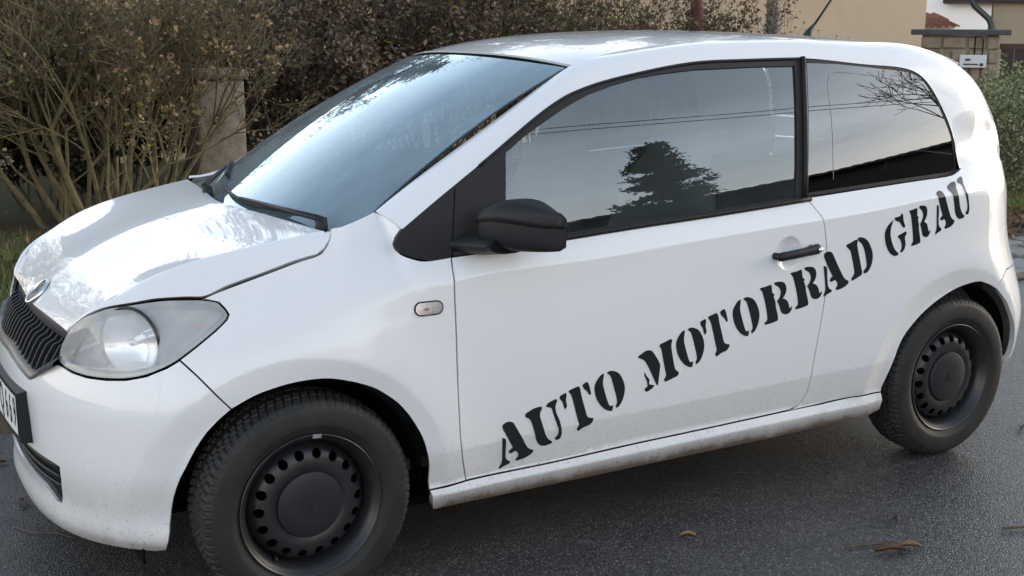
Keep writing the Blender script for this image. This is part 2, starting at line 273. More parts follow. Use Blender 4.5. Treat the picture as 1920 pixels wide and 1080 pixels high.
GLYPH={
 'A':[[(-0.0043,0.1319),(0.0067,0.1403),(0.0225,0.1410),(0.0316,0.1361),(0.0420,0.1199),(0.0602,0.0899),(0.0882,0.0484),(0.1089,0.0366),(0.1080,0.0285),(0.0869,0.0166),(0.0564,0.0113),(0.0523,0.0167),(0.0597,0.0266),(0.0562,0.0387),(0.0472,0.0460),(0.0343,0.0408),(0.0246,0.0441),(0.0265,0.0514),(0.0358,0.0586),(0.0232,0.0791),(0.0052,0.1098)],[(-0.0035,0.0969),(0.0056,0.0932),(0.0105,0.0815),(0.0182,0.0282),(0.0359,0.0132),(0.0341,0.0076),(0.0115,-0.0001),(0.0032,-0.0052),(-0.0000,0.0000),(0.0051,0.0104),(0.0065,0.0237),(0.0008,0.0633)]],
 'U':[[(-0.0001,0.0001),(0.0156,0.0079),(0.0337,0.0141),(0.0543,0.0150),(0.0556,0.0077),(0.0504,-0.0019),(0.0494,-0.0121),(0.0562,-0.0320),(0.0698,-0.0682),(0.0831,-0.0889),(0.0995,-0.1012),(0.0997,-0.1067),(0.0825,-0.1108),(0.0682,-0.1099),(0.0552,-0.1028),(0.0427,-0.0858),(0.0341,-0.0617),(0.0214,-0.0263),(0.0118,-0.0143),(0.0025,-0.0099)],[(0.0682,0.0140),(0.0749,0.0213),(0.1001,0.0299),(0.1063,0.0277),(0.1052,0.0207),(0.1010,0.0088),(0.1042,-0.0106),(0.1172,-0.0379),(0.1267,-0.0697),(0.1289,-0.0861),(0.1228,-0.0987),(0.1110,-0.0988),(0.1071,-0.0912),(0.1151,-0.0835),(0.1159,-0.0677),(0.1107,-0.0537),(0.0977,-0.0221),(0.0872,0.0047),(0.0754,0.0087)]],
 'T':[[(-0.0358,0.1232),(-0.0219,0.1282),(-0.0022,0.1328),(0.0029,0.1266),(0.0106,0.0980),(0.0247,0.0575),(0.0331,0.0349),(0.0456,0.0285),(0.0554,0.0260),(0.0535,0.0165),(0.0432,0.0069),(0.0224,0.0014),(0.0062,-0.0071),(-0.0001,0.0000),(0.0054,0.0137),(-0.0005,0.0318),(-0.0146,0.0765),(-0.0256,0.1078)],[(-0.0659,0.1119),(-0.0590,0.1150),(-0.0441,0.1190),(-0.0423,0.1103),(-0.0441,0.0980),(-0.0393,0.0762),(-0.0451,0.0687),(-0.0502,0.0780),(-0.0557,0.0935),(-0.0630,0.1010)],[(0.0111,0.1338),(0.0166,0.1392),(0.0275,0.1418),(0.0327,0.1348),(0.0383,0.1191),(0.0427,0.1015),(0.0369,0.1003),(0.0291,0.1121),(0.0165,0.1224)]],
 'O':[[(-0.0291,0.1200),(-0.0295,0.1094),(-0.0309,0.0905),(-0.0235,0.0639),(-0.0090,0.0273),(-0.0009,0.0153),(0.0090,0.0167),(0.0095,0.0072),(0.0075,-0.0003),(-0.0050,0.0009),(-0.0254,0.0127),(-0.0463,0.0375),(-0.0576,0.0648),(-0.0598,0.0864),(-0.0524,0.1022),(-0.0410,0.1153)],[(-0.0194,0.1207),(-0.0099,0.1248),(0.0024,0.1239),(0.0227,0.1147),(0.0389,0.0931),(0.0478,0.0703),(0.0490,0.0528),(0.0431,0.0278),(0.0317,0.0101),(0.0221,0.0052),(0.0192,0.0121),(0.0235,0.0222),(0.0199,0.0400),(0.0108,0.0673),(0.0018,0.0921),(-0.0066,0.1104)]],
 'M':[[(-0.0027,0.0594),(0.0060,0.0452),(0.0171,0.0327),(0.0165,0.0197),(0.0356,0.0125),(0.0320,0.0056),(0.0096,-0.0042),(0.0016,0.0001),(0.0020,0.0088),(0.0110,0.0118),(0.0071,0.0298),(-0.0029,0.0487)],[(-0.0311,0.1106),(-0.0190,0.1175),(-0.0018,0.1259),(0.0161,0.1244),(0.0284,0.1133),(0.0523,0.0777),(0.0528,0.0559),(0.0496,0.0104),(0.0442,0.0134),(0.0118,0.0703),(-0.0076,0.0967),(-0.0258,0.1057)],[(0.0470,0.1365),(0.0636,0.1430),(0.0890,0.1504),(0.0944,0.1463),(0.0914,0.1351),(0.0936,0.1154),(0.1043,0.0748),(0.1124,0.0517),(0.1264,0.0409),(0.1246,0.0315),(0.1031,0.0245),(0.0750,0.0176),(0.0716,0.0269),(0.0786,0.0368),(0.0715,0.0619),(0.0611,0.0981),(0.0545,0.1227)]],
 'D':[[(-0.0284,0.1200),(-0.0100,0.1267),(0.0160,0.1356),(0.0237,0.1322),(0.0205,0.1186),(0.0295,0.0846),(0.0432,0.0388),(0.0466,0.0189),(0.0297,0.0093),(-0.0001,0.0000),(0.0009,0.0094),(0.0120,0.0251),(0.0042,0.0592),(-0.0088,0.0991),(-0.0205,0.1100)],[(0.0233,0.1405),(0.0461,0.1397),(0.0697,0.1255),(0.0880,0.0961),(0.0937,0.0733),(0.0889,0.0457),(0.0747,0.0246),(0.0558,0.0191),(0.0531,0.0267),(0.0660,0.0422),(0.0633,0.0649),(0.0558,0.0934),(0.0433,0.1167),(0.0276,0.1291)]],
 'G':[[(-0.0129,0.1217),(-0.0158,0.1153),(-0.0243,0.0914),(-0.0231,0.0646),(-0.0088,0.0321),(0.0045,0.0153),(0.0162,0.0085),(0.0113,0.0013),(-0.0044,0.0004),(-0.0271,0.0135),(-0.0438,0.0396),(-0.0512,0.0669),(-0.0491,0.0890),(-0.0344,0.1078)],[(-0.0081,0.1280),(0.0187,0.1327),(0.0260,0.1420),(0.0345,0.1362),(0.0390,0.1181),(0.0535,0.0950),(0.0445,0.0910),(0.0267,0.1009),(0.0165,0.1128),(-0.0032,0.1188)],[(0.0090,0.0642),(0.0184,0.0702),(0.0616,0.0789),(0.0668,0.0719),(0.0540,0.0591),(0.0605,0.0363),(0.0518,0.0188),(0.0309,0.0087),(0.0238,0.0114),(0.0297,0.0244),(0.0279,0.0425),(0.0190,0.0567)]],
 'R':[[(-0.0265,0.1192),(-0.0002,0.1231),(0.0194,0.1267),(0.0225,0.1187),(0.0249,0.1013),(0.0348,0.0938),(0.0311,0.0869),(0.0386,0.0718),(0.0425,0.0519),(0.0530,0.0203),(0.0537,0.0092),(0.0312,0.0030),(0.0001,-0.0000),(-0.0015,0.0067),(0.0088,0.0143),(0.0048,0.0429),(-0.0072,0.0830),(-0.0166,0.1075)],[(0.0306,0.1308),(0.0476,0.1335),(0.0706,0.1292),(0.0814,0.1173),(0.0833,0.0998),(0.0754,0.0833),(0.0698,0.0786),(0.0876,0.0690),(0.0971,0.0527),(0.1007,0.0414),(0.1107,0.0491),(0.1096,0.0382),(0.0988,0.0262),(0.0815,0.0246),(0.0666,0.0319),(0.0581,0.0503),(0.0504,0.0650),(0.0456,0.0703),(0.0554,0.0809),(0.0604,0.0978),(0.0529,0.1136),(0.0354,0.1239)]],
}
TEXT=[('A',1.7133,0.2873),('U',1.7829,0.4419),('T',1.9627,0.3661),('O',2.0764,0.4050),('M',2.1976,0.4486),('O',2.3669,0.5001),('T',2.4612,0.5264),('O',2.5822,0.5709),('R',2.6559,0.5980),('R',2.7817,0.6336),('A',2.9003,0.6666),('D',3.0216,0.7015),('G',3.2196,0.7664),('R',3.3200,0.7937),('A',3.4603,0.8273),('U',3.5268,0.9778)]


# ------------------------------------------------------------------ object helpers
rng = random.Random(7)
def link(o, parent=None):
    col.objects.link(o)
    if parent is not None: o.parent = parent
    return o
def tag(o, label=None, cat=None, group=None, kind=None):
    if label: o['label'] = label
    if cat: o['category'] = cat
    if group: o['group'] = group
    if kind: o['kind'] = kind
    return o
def empty(name, loc=(0, 0, 0), rz=0, parent=None):
    o = bpy.data.objects.new(name, None); o.location = loc; o.rotation_euler.z = rz; o.empty_display_size = .2
    return link(o, parent)
def mesh_obj(name, V, F, mat=None, parent=None, normals=None, smooth=True, shared=None):
    me = shared
    if me is None:
        me = bpy.data.meshes.new(name)
        me.from_pydata([tuple(v) for v in V], [], [tuple(int(i) for i in f) for f in F])
        if mat is not None:
            for m in (mat if isinstance(mat, (list, tuple)) else [mat]): me.materials.append(m)
        if smooth:
            me.polygons.foreach_set('use_smooth', [True]*len(me.polygons))
        me.update()
        if normals is not None: me.normals_split_custom_set_from_vertices([tuple(n) for n in normals])
    return link(bpy.data.objects.new(name, me), parent)
class MB:
    """collects simple solids into one mesh"""
    def __init__(s): s.V = []; s.F = []
    def add(s, V, F):
        o = len(s.V); s.V += [tuple(v) for v in V]; s.F += [tuple(i+o for i in f) for f in F]; return s
    def box(s, a, b, rot=None, pivot=None):
        (x0, y0, z0), (x1, y1, z1) = a, b
        V = [Vector(v) for v in ((x0,y0,z0),(x1,y0,z0),(x1,y1,z0),(x0,y1,z0),(x0,y0,z1),(x1,y0,z1),(x1,y1,z1),(x0,y1,z1))]
        if rot is not None:
            pv = Vector(pivot) if pivot else (V[0]+V[6])/2
            V = [rot @ (v-pv) + pv for v in V]
        return s.add(V, [(0,3,2,1),(4,5,6,7),(0,1,5,4),(1,2,6,5),(2,3,7,6),(3,0,4,7)])
    def tube(s, pts, rad, n=6, cap=True):
        pts = [Vector(p) for p in pts]; rad = rad if isinstance(rad, (list, tuple)) else [rad]*len(pts)
        o = len(s.V); up = None
        for i, p in enumerate(pts):
            t = (pts[min(i+1, len(pts)-1)]-pts[max(i-1, 0)])
            t = t.normalized() if t.length > 1e-9 else Vector((0, 0, 1))
            if up is None: up = t.orthogonal().normalized()
            up = (up - t*up.dot(t)); up = up.normalized() if up.length > 1e-6 else t.orthogonal().normalized()
            w = t.cross(up)
            for k in range(n):
                a = 2*math.pi*k/n; s.V.append(tuple(p+(up*math.cos(a)+w*math.sin(a))*rad[i]))
        for i in range(len(pts)-1):
            for k in range(n):
                a, b = o+i*n+k, o+i*n+(k+1) % n; s.F.append((a, b, b+n, a+n))
        if cap:
            s.F.append(tuple(o+k for k in reversed(range(n)))); s.F.append(tuple(o+(len(pts)-1)*n+k for k in range(n)))
        return s
    def lathe(s, prof, n=32, axis='y', center=(0, 0, 0)):
        """prof: (radius, along) list"""
        o = len(s.V); c = Vector(center)
        for r, h in prof:
            for k in range(n):
                a = 2*math.pi*k/n; u, v = r*math.cos(a), r*math.sin(a)
                p = {'y': (u, h, v), 'z': (u, v, h), 'x': (h, u, v)}[axis]; s.V.append(tuple(c+Vector(p)))
        for i in range(len(prof)-1):
            for k in range(n):
                a, b = o+i*n+k, o+i*n+(k+1) % n; s.F.append((a, a+n, b+n, b))
        return s
    def build(s, name, mat=None, parent=None, smooth=True):
        return mesh_obj(name, s.V, s.F, mat, parent, smooth=smooth)
def bevel(o, w=.004, seg=2, ang=35):
    m = o.modifiers.new('bevel', 'BEVEL'); m.width = w; m.segments = seg; m.limit_method = 'ANGLE'; m.angle_limit = math.radians(ang); return o
def autosmooth(o, ang=40):
    me = o.data; me.polygons.foreach_set('use_smooth', [True]*len(me.polygons))
    try: me.set_sharp_from_angle(angle=math.radians(ang))
    except Exception: pass
    return o

# ------------------------------------------------------------------ materials
MATS = {}
def mat(name, color, rough=.5, metal=0., coat=0., coat_rough=.03, spec=.5, bump=None, noise=None, extra=None):
    """bump=(scale, strength, distance)  noise=(scale, amount, second colour)"""
    m = bpy.data.materials.new(name); m.use_nodes = True; t = m.node_tree; b = t.nodes['Principled BSDF']
    b.inputs['Base Color'].default_value = (*color, 1); b.inputs['Roughness'].default_value = rough; b.inputs['Metallic'].default_value = metal
    b.inputs['Coat Weight'].default_value = coat; b.inputs['Coat Roughness'].default_value = coat_rough; b.inputs['Specular IOR Level'].default_value = spec
    tc = t.nodes.new('ShaderNodeTexCoord')
    if noise:
        n = t.nodes.new('ShaderNodeTexNoise'); n.inputs['Scale'].default_value = noise[0]; n.inputs['Detail'].default_value = 8; n.inputs['Roughness'].default_value = .65
        r = t.nodes.new('ShaderNodeValToRGB'); r.color_ramp.elements[0].position = .5-noise[1]/2; r.color_ramp.elements[1].position = .5+noise[1]/2
        r.color_ramp.elements[0].color = (*color, 1); r.color_ramp.elements[1].color = (*noise[2], 1)
        t.links.new(tc.outputs['Object'], n.inputs['Vector']); t.links.new(n.outputs[0], r.inputs[0]); t.links.new(r.outputs[0], b.inputs['Base Color'])
    if bump:
        n = t.nodes.new('ShaderNodeTexNoise'); n.inputs['Scale'].default_value = bump[0]; n.inputs['Detail'].default_value = 6
        k = t.nodes.new('ShaderNodeBump'); k.inputs['Strength'].default_value = bump[1]; k.inputs['Distance'].default_value = bump[2]
        t.links.new(tc.outputs['Object'], n.inputs['Vector']); t.links.new(n.outputs[0], k.inputs['Height']); t.links.new(k.outputs[0], b.inputs['Normal'])
    if extra: extra(m, t, b, tc)
    MATS[name] = m; return m
def glass_mat(name, tint, ior=1.5, rough=0., haze=0., boost=1.0, drops=True, hcol=(.75, .78, .8), gcol=(.86, .95, 1)):
    m = bpy.data.materials.new(name); m.use_nodes = True; t = m.node_tree; t.nodes.clear()
    o = t.nodes.new('ShaderNodeOutputMaterial'); tr = t.nodes.new('ShaderNodeBsdfTransparent'); tr.inputs[0].default_value = (*tint, 1)
    g = t.nodes.new('ShaderNodeBsdfGlossy'); g.inputs['Roughness'].default_value = rough; g.inputs['Color'].default_value = (*gcol, 1)
    f = t.nodes.new('ShaderNodeFresnel'); gg = t.nodes.new('ShaderNodeNewGeometry'); mi = t.nodes.new('ShaderNodeMapRange'); mi.inputs[3].default_value = ior; mi.inputs[4].default_value = 1/ior
    t.links.new(gg.outputs['Backfacing'], mi.inputs[0]); t.links.new(mi.outputs[0], f.inputs[0])     # thin pane: same reflectance from both sides
    k = t.nodes.new('ShaderNodeMath'); k.operation = 'MULTIPLY'; k.inputs[1].default_value = boost; k.use_clamp = True
    mx = t.nodes.new('ShaderNodeMixShader')
    t.links.new(f.outputs[0], k.inputs[0]); t.links.new(k.outputs[0], mx.inputs[0]); t.links.new(tr.outputs[0], mx.inputs[1]); t.links.new(g.outputs[0], mx.inputs[2])
    last = mx
    if haze:
        d = t.nodes.new('ShaderNodeBsdfDiffuse'); d.inputs[0].default_value = (*hcol, 1); m2 = t.nodes.new('ShaderNodeMixShader')
        tc = t.nodes.new('ShaderNodeTexCoord'); n = t.nodes.new('ShaderNodeTexNoise'); n.inputs['Scale'].default_value = 14; n.inputs['Detail'].default_value = 5
        v = t.nodes.new('ShaderNodeTexVoronoi'); v.inputs['Scale'].default_value = 260
        a = t.nodes.new('ShaderNodeMath'); a.operation = 'MULTIPLY'; r = t.nodes.new('ShaderNodeMapRange'); r.inputs[1].default_value = .3; r.inputs[2].default_value = .7; r.inputs[3].default_value = haze*.35; r.inputs[4].default_value = haze
        w = t.nodes.new('ShaderNodeMapRange'); w.inputs[1].default_value = .1; w.inputs[2].default_value = .6; w.inputs[3].default_value = .55; w.inputs[4].default_value = 1.
        t.links.new(tc.outputs['Object'], n.inputs['Vector']); t.links.new(tc.outputs['Object'], v.inputs['Vector'])
        t.links.new(n.outputs[0], r.inputs[0]); t.links.new(v.outputs['Distance'], w.inputs[0]); t.links.new(r.outputs[0], a.inputs[0]); a.inputs[1].default_value = 1.
        if drops: t.links.new(w.outputs[0], a.inputs[1])
        else: n.inputs['Scale'].default_value = 4; n.inputs['Distortion'].default_value = .6
        t.links.new(a.outputs[0], m2.inputs[0]); t.links.new(mx.outputs[0], m2.inputs[1]); t.links.new(d.outputs[0], m2.inputs[2]); last = m2
    t.links.new(last.outputs[0], o.inputs[0]); MATS[name] = m; return m
def ramp(t, stops):
    r = t.nodes.new('ShaderNodeValToRGB'); e = r.color_ramp.elements
    while len(e) > 1: e.remove(e[-1])
    e[0].position, e[0].color = stops[0][0], (*stops[0][1], 1)
    for p, c in stops[1:]:
        k = e.new(p); k.color = (*c, 1)
    return r
def math_node(t, op, a, b=None, clamp=False):
    n = t.nodes.new('ShaderNodeMath'); n.operation = op; n.use_clamp = clamp
    for i, v in enumerate((a, b)):
        if v is None: continue
        if isinstance(v, (int, float)): n.inputs[i].default_value = v
        else: t.links.new(v, n.inputs[i])
    return n.outputs[0]
def noise_node(t, vec, scale, detail=6, rough=.6):
    n = t.nodes.new('ShaderNodeTexNoise'); n.inputs['Scale'].default_value = scale; n.inputs['Detail'].default_value = detail; n.inputs['Roughness'].default_value = rough
    if vec is not None: t.links.new(vec, n.inputs['Vector'])
    return n.outputs[0]

PAINT = (.76, .77, .785)
def _paint(m, t, b, tc):
    # road grime: low on the body, streaky and speckled
    geo_n = t.nodes.new('ShaderNodeNewGeometry'); sep = t.nodes.new('ShaderNodeSeparateXYZ'); t.links.new(geo_n.outputs['Position'], sep.inputs[0])
    pos = geo_n.outputs['Position']
    low = t.nodes.new('ShaderNodeMapRange'); low.inputs[1].default_value = .55; low.inputs[2].default_value = .19; low.inputs[3].default_value = 0; low.inputs[4].default_value = 1
    t.links.new(sep.outputs[2], low.inputs[0])
    sc = t.nodes.new('ShaderNodeMapping'); sc.inputs['Scale'].default_value = (1, 1, .35); t.links.new(pos, sc.inputs[0])
    n1 = noise_node(t, sc.outputs[0], 9, 8, .7); n2 = noise_node(t, pos, 130, 4, .7)
    lw = math_node(t, 'POWER', low.outputs[0], 2.2)
    g = math_node(t, 'MULTIPLY', lw, math_node(t, 'ADD', n1, .05))
    sp = t.nodes.new('ShaderNodeMapRange'); sp.inputs[1].default_value = .57; sp.inputs[2].default_value = .68; t.links.new(n2, sp.inputs[0])
    g2 = math_node(t, 'MULTIPLY', sp.outputs[0], math_node(t, 'MULTIPLY', math_node(t, 'POWER', low.outputs[0], .9), .5))
    under = t.nodes.new('ShaderNodeMapRange'); under.inputs[1].default_value = .252; under.inputs[2].default_value = .203; under.inputs[3].default_value = 0; under.inputs[4].default_value = .95
    t.links.new(sep.outputs[2], under.inputs[0])
    back = t.nodes.new('ShaderNodeMapRange'); back.inputs[1].default_value = .1; back.inputs[2].default_value = .45; back.inputs[3].default_value = .25; t.links.new(sep.outputs[0], back.inputs[0])
    u2 = math_node(t, 'MULTIPLY', math_node(t, 'MULTIPLY', under.outputs[0], back.outputs[0]), math_node(t, 'ADD', n1, .35))
    f = math_node(t, 'ADD', math_node(t, 'ADD', math_node(t, 'MULTIPLY', g, .6), g2), u2, True)
    mx = t.nodes.new('ShaderNodeMix'); mx.data_type = 'RGBA'; mx.inputs[6].default_value = (*PAINT, 1); mx.inputs[7].default_value = (.115, .085, .06, 1)
    t.links.new(f, mx.inputs[0]); t.links.new(mx.outputs[2], b.inputs['Base Color'])
    rr = t.nodes.new('ShaderNodeMapRange'); rr.inputs[3].default_value = .03; rr.inputs[4].default_value = .5; t.links.new(f, rr.inputs[0]); t.links.new(rr.outputs[0], b.inputs['Coat Roughness'])
    cw = t.nodes.new('ShaderNodeMapRange'); cw.inputs[3].default_value = 1; cw.inputs[4].default_value = .1; t.links.new(f, cw.inputs[0]); t.links.new(cw.outputs[0], b.inputs['Coat Weight'])
m_paint = mat('white_car_paint', PAINT, .38, coat=1., coat_rough=.03, spec=.3, extra=_paint)
m_black = mat('black_trim_plastic', (.013, .014, .016), .5, spec=.35, bump=(900, .25, .0006))
m_gloss = mat('glossy_black_plastic', (.02, .021, .024), .18)
m_gap = mat('dark_gap', (.004, .004, .004), .9, spec=.1)
m_seal = mat('window_seal_rubber', (.013, .013, .015), .55, spec=.25)
m_grey = mat('grille_grey_plastic', (.045, .05, .058), .32)
m_chrome = mat('chrome', (.75, .77, .8), .08, 1.)
m_silver = mat('headlight_reflector_silver', (.86, .86, .87), .14, 1.)
m_rubber = mat('tyre_rubber', (.012, .012, .0125), .6, spec=.35, bump=(160, .25, .002), noise=(14, .45, (.026, .025, .023)))
m_steel = mat('black_steel_wheel', (.011, .012, .014), .36, noise=(18, .45, (.022, .022, .024)), bump=(300, .12, .001))
m_cap = mat('hub_cap_plastic', (.012, .013, .016), .45, bump=(800, .2, .0005))
m_decal = mat('black_lettering_film', (.012, .013, .016), .22, coat=.6, coat_rough=.05)
m_decal_grey = m_decal
m_inner = mat('dark_interior_cloth', (.05, .052, .055), .9, bump=(500, .3, .001))
m_dash = mat('dashboard_plastic', (.03, .031, .033), .55)
m_roofl = mat('headliner_fabric', (.42, .41, .39), .95)
m_glass = glass_mat('side_window_glass', (.88, .93, .92), 1.7, boost=1.8, haze=.03, drops=False, hcol=(.6, .72, .74))
m_dark_glass = glass_mat('tinted_rear_glass', (.06, .065, .07), 1.7, boost=2.1, gcol=(.93, .96, 1))
m_wind = glass_mat('windscreen_glass', (.55, .64, .62), 1.7, boost=2.0, haze=.16, drops=False, hcol=(.58, .78, .92), gcol=(.80, .94, 1))
m_lens = glass_mat('foggy_headlight_lens', (.95, .96, .97), 1.5, haze=.52, drops=False, boost=1.8, hcol=(.93, .93, .93))
m_clear = glass_mat('clear_lens', (.95, .95, .95), 1.5, haze=.04, drops=False)
m_plate = mat('plate_white', (.78, .79, .78), .35)
m_orange = mat('amber_bulb', (.55, .12, .03), .2)
m_bulb = mat('faded_amber_bulb', (.45, .17, .10), .15)
m_redlens = mat('red_lamp_lens', (.3, .012, .01), .12)

# ------------------------------------------------------------------ surface meshing
CENTER = np.array([1.2, 0, .55])
def normals_of(S, a, b, h=.0025):
    N = np.cross(S(a+h, b)-S(a-h, b), S(a, b+h)-S(a, b-h)); L = np.linalg.norm(N, axis=-1, keepdims=True); N = N/np.maximum(L, 1e-12)
    P = S(a, b); s = np.sign(((P-CENTER*np.array([1, 0, 1]))*N).sum(-1, keepdims=True)); s[s == 0] = 1
    return P, N*s
def signed(S):
    """full-width version of a half-body surface: first parameter may be negative"""
    def T(a, b):
        a = np.asarray(a, float); P = np.array(S(np.abs(a), b)); P[..., 1] *= np.where(a < 0, -1., 1.); return P
    return T
def inside(poly, p):
    x, y = p[:, 0], p[:, 1]; r = np.zeros(len(p), bool); n = len(poly)
    for i in range(n):
        x0, y0 = poly[i]; x1, y1 = poly[(i+1) % n]
        c = (y0 > y) != (y1 > y)
        if c.any(): r ^= c & (x < (x1-x0)*(y-y0)/((y1-y0) if y1 != y0 else 1e-12)+x0)
    return r
def densify(poly, h):
    o = []
    for i in range(len(poly)):
        a = np.array(poly[i]); b = np.array(poly[(i+1) % len(poly)]); n = max(1, int(np.linalg.norm(b-a)/h))
        o += [a+(b-a)*k/n for k in range(n)]
    return np.array(o)
def smooth_line(pts, h, closed=False):
    """Catmull-Rom through a traced line"""
    P = [np.array(p, float) for p in pts]; n = len(P); o = []
    for i in range(n if closed else n-1):
        p1, p2 = P[i], P[(i+1) % n]
        p0 = P[i-1] if (closed or i > 0) else 2*p1-p2; p3 = P[(i+2) % n] if (closed or i < n-2) else 2*p2-p1
        k = max(1, int(np.linalg.norm(p2-p1)/h))
        for j in range(k):
            t = j/k; o.append(.5*((2*p1)+(-p0+p2)*t+(2*p0-5*p1+4*p2-p3)*t*t+(-p0+3*p1-3*p2+p3)*t**3))
    if not closed: o.append(P[-1])
    return [tuple(q) for q in o]
def area(poly): x, y = np.array(poly).T; return .5*np.sum(x*np.roll(y, -1)-y*np.roll(x, -1))
def inset_poly(poly, d):
    P = np.array(poly); s = 1 if area(P) > 0 else -1
    t = np.roll(P, -1, 0)-P; t /= np.maximum(np.linalg.norm(t, axis=1), 1e-9)[:, None]; n = np.stack([-t[:, 1], t[:, 0]], 1)*s
    m = n+np.roll(n, 1, 0); L = np.linalg.norm(m, axis=1); m = m/np.maximum(L, .35)[:, None]
    return P+m*d*np.minimum(2/np.maximum(L, .5), 1.3)[:, None]*1.0
def panel(name, S, poly, material, parent, holes=(), h=.02, rows=(), gap=.0023, thick=.012, off=0., sides=(-1,), domain=1.0):
    """cut a sheet out of surface S along poly (and holes), with a turned-in edge; one object per side"""
    B = densify(inset_poly(poly, gap) if gap else np.array(poly), h*.75); H = [densify(q, h*.75) for q in holes]
    lo, hi = B.min(0), B.max(0)
    gx, gy = np.meshgrid(np.arange(lo[0]+h/2, hi[0], h), np.arange(lo[1]+h/2, hi[1], h), indexing='ij'); I = np.stack([gx.ravel(), gy.ravel()], 1)
    R = [np.array(densify_open(r, h*.6)) for r in rows]
    if R:
        R = np.concatenate(R)
        keep = np.ones(len(I), bool)
        for i in range(0, len(I), 4000):
            keep[i:i+4000] = (np.linalg.norm(I[i:i+4000, None]-R[None], axis=2).min(1) > h*.35) if len(R) else True
        I = np.concatenate([I[keep], R])
    allb = np.concatenate([B]+H)
    k = inside(B, I)
    for q in H: k &= ~inside(q, I)
    I = I[k]; d = np.concatenate([np.linalg.norm(I[i:i+3000, None]-allb[None], axis=2).min(1) for i in range(0, len(I), 3000)]) if len(I) else np.zeros(0)
    I = I[d > h*.38]
    V2 = np.concatenate([allb, I]); E = []; o = 0
    for q in [B]+H:
        n = len(q); E += [(o+i, o+(i+1) % n) for i in range(n)]; o += n
    nb = o
    r = delaunay_2d_cdt([Vector(v) for v in V2], E, [], 0, 1e-7)
    v2 = np.array([tuple(v) for v in r[0]]); tri = np.array([f for f in r[2]]); c = v2[tri].mean(1)
    ok = inside(B, c)
    for q in H: ok &= ~inside(q, c)
    tri = tri[ok]
    P, N = normals_of(S, v2[:, 0], v2[:, 1]); P = P+N*off
    # edge loops
    from collections import Counter
    cnt = Counter(); dirs = {}
    for f in tri:
        for a, b in ((f[0], f[1]), (f[1], f[2]), (f[2], f[0])):
            cnt[(min(a, b), max(a, b))] += 1; dirs[(min(a, b), max(a, b))] = (a, b)
    be = [dirs[e] for e, n in cnt.items() if n == 1]
    fn = np.cross(P[tri[:, 1]]-P[tri[:, 0]], P[tri[:, 2]]-P[tri[:, 0]]); flip = (fn*N[tri[:, 0]]).sum(1).sum() < 0
    F = [tuple(f[::-1]) if flip else tuple(f) for f in tri]
    n = len(P); V = list(P); NN = list(N); idx = {}
    for a, b in be:
        for q in (a, b):
            if q not in idx:
                idx[q] = len(V); V.append(P[q]-N[q]*.0004); NN.append(None); V.append(P[q]-N[q]*thick); NN.append(None)
        ia, ib = idx[a], idx[b]; t = np.cross(N[a], P[b]-P[a]); t = t/max(np.linalg.norm(t), 1e-9)
        t = -t if not flip else t
        for q in (ia, ia+1, ib, ib+1): NN[q] = t if NN[q] is None else (NN[q]+t)
        F.append((ib, ia, ia+1, ib+1) if not flip else (ia, ib, ib+1, ia+1))
        F.append((b, a, ia, ib) if not flip else (a, b, ib, ia))
    V = np.array(V); NN = np.array([q/max(np.linalg.norm(q), 1e-9) for q in NN]); out = []
    for sd in sides:
        m = np.array([1, sd, 1.])
        out.append(mesh_obj(name, V*m, F if sd > 0 else [f[::-1] for f in F], material, parent, normals=NN*m))
    return out
def densify_open(r, h):
    o = []
    for a, b in zip(r[:-1], r[1:]):
        a = np.array(a); b = np.array(b); n = max(1, int(np.linalg.norm(b-a)/h)); o += [a+(b-a)*k/n for k in range(n)]
    return o+[np.array(r[-1])]
def gridpanel(name, S, us, vs, material, parent, thick=.012, off=0., sides=(1,), edges='all'):
    U, W = np.meshgrid(us, vs, indexing='ij'); nu, nv = U.shape
    P, N = normals_of(S, U.ravel(), W.ravel(), .004); P = P+N*off
    F = [(i*nv+j, (i+1)*nv+j, (i+1)*nv+j+1, i*nv+j+1) for i in range(nu-1) for j in range(nv-1)]
    f = F[len(F)//2]; flip = np.dot(np.cross(P[f[1]]-P[f[0]], P[f[2]]-P[f[0]]), N[f[0]]) < 0
    if flip: F = [q[::-1] for q in F]
    V = list(P); NN = list(N)
    if thick:
        loop = [i*nv for i in range(nu)]+[(nu-1)*nv+j for j in range(1, nv)]+[i*nv+nv-1 for i in range(nu-2, -1, -1)]+[j for j in range(nv-2, 0, -1)]
        o = len(V); L = len(loop)
        cen = P.mean(0)
        for k, q in enumerate(loop):
            t = P[loop[(k+1) % L]]-P[loop[k-1]]; e = np.cross(t, N[q]); e /= max(np.linalg.norm(e), 1e-9)
            if np.dot(e, P[q]-cen) < 0: e = -e
            V += [P[q]-N[q]*.0004, P[q]-N[q]*thick]; NN += [e, e]
        for k in range(L):
            a, b = o+2*k, o+2*((k+1) % L); q = (a, b, b+1, a+1); m = (loop[k], loop[(k+1) % L], b, a)
            F.append(q if flip else q[::-1]); F.append(m if flip else m[::-1])
    V = np.array(V); NN = np.array(NN); out = []
    for sd in sides:
        m = np.array([1, sd, 1.]); out.append(mesh_obj(name, V*m, F if sd > 0 else [f[::-1] for f in F], material, parent, normals=NN*m))
    return out
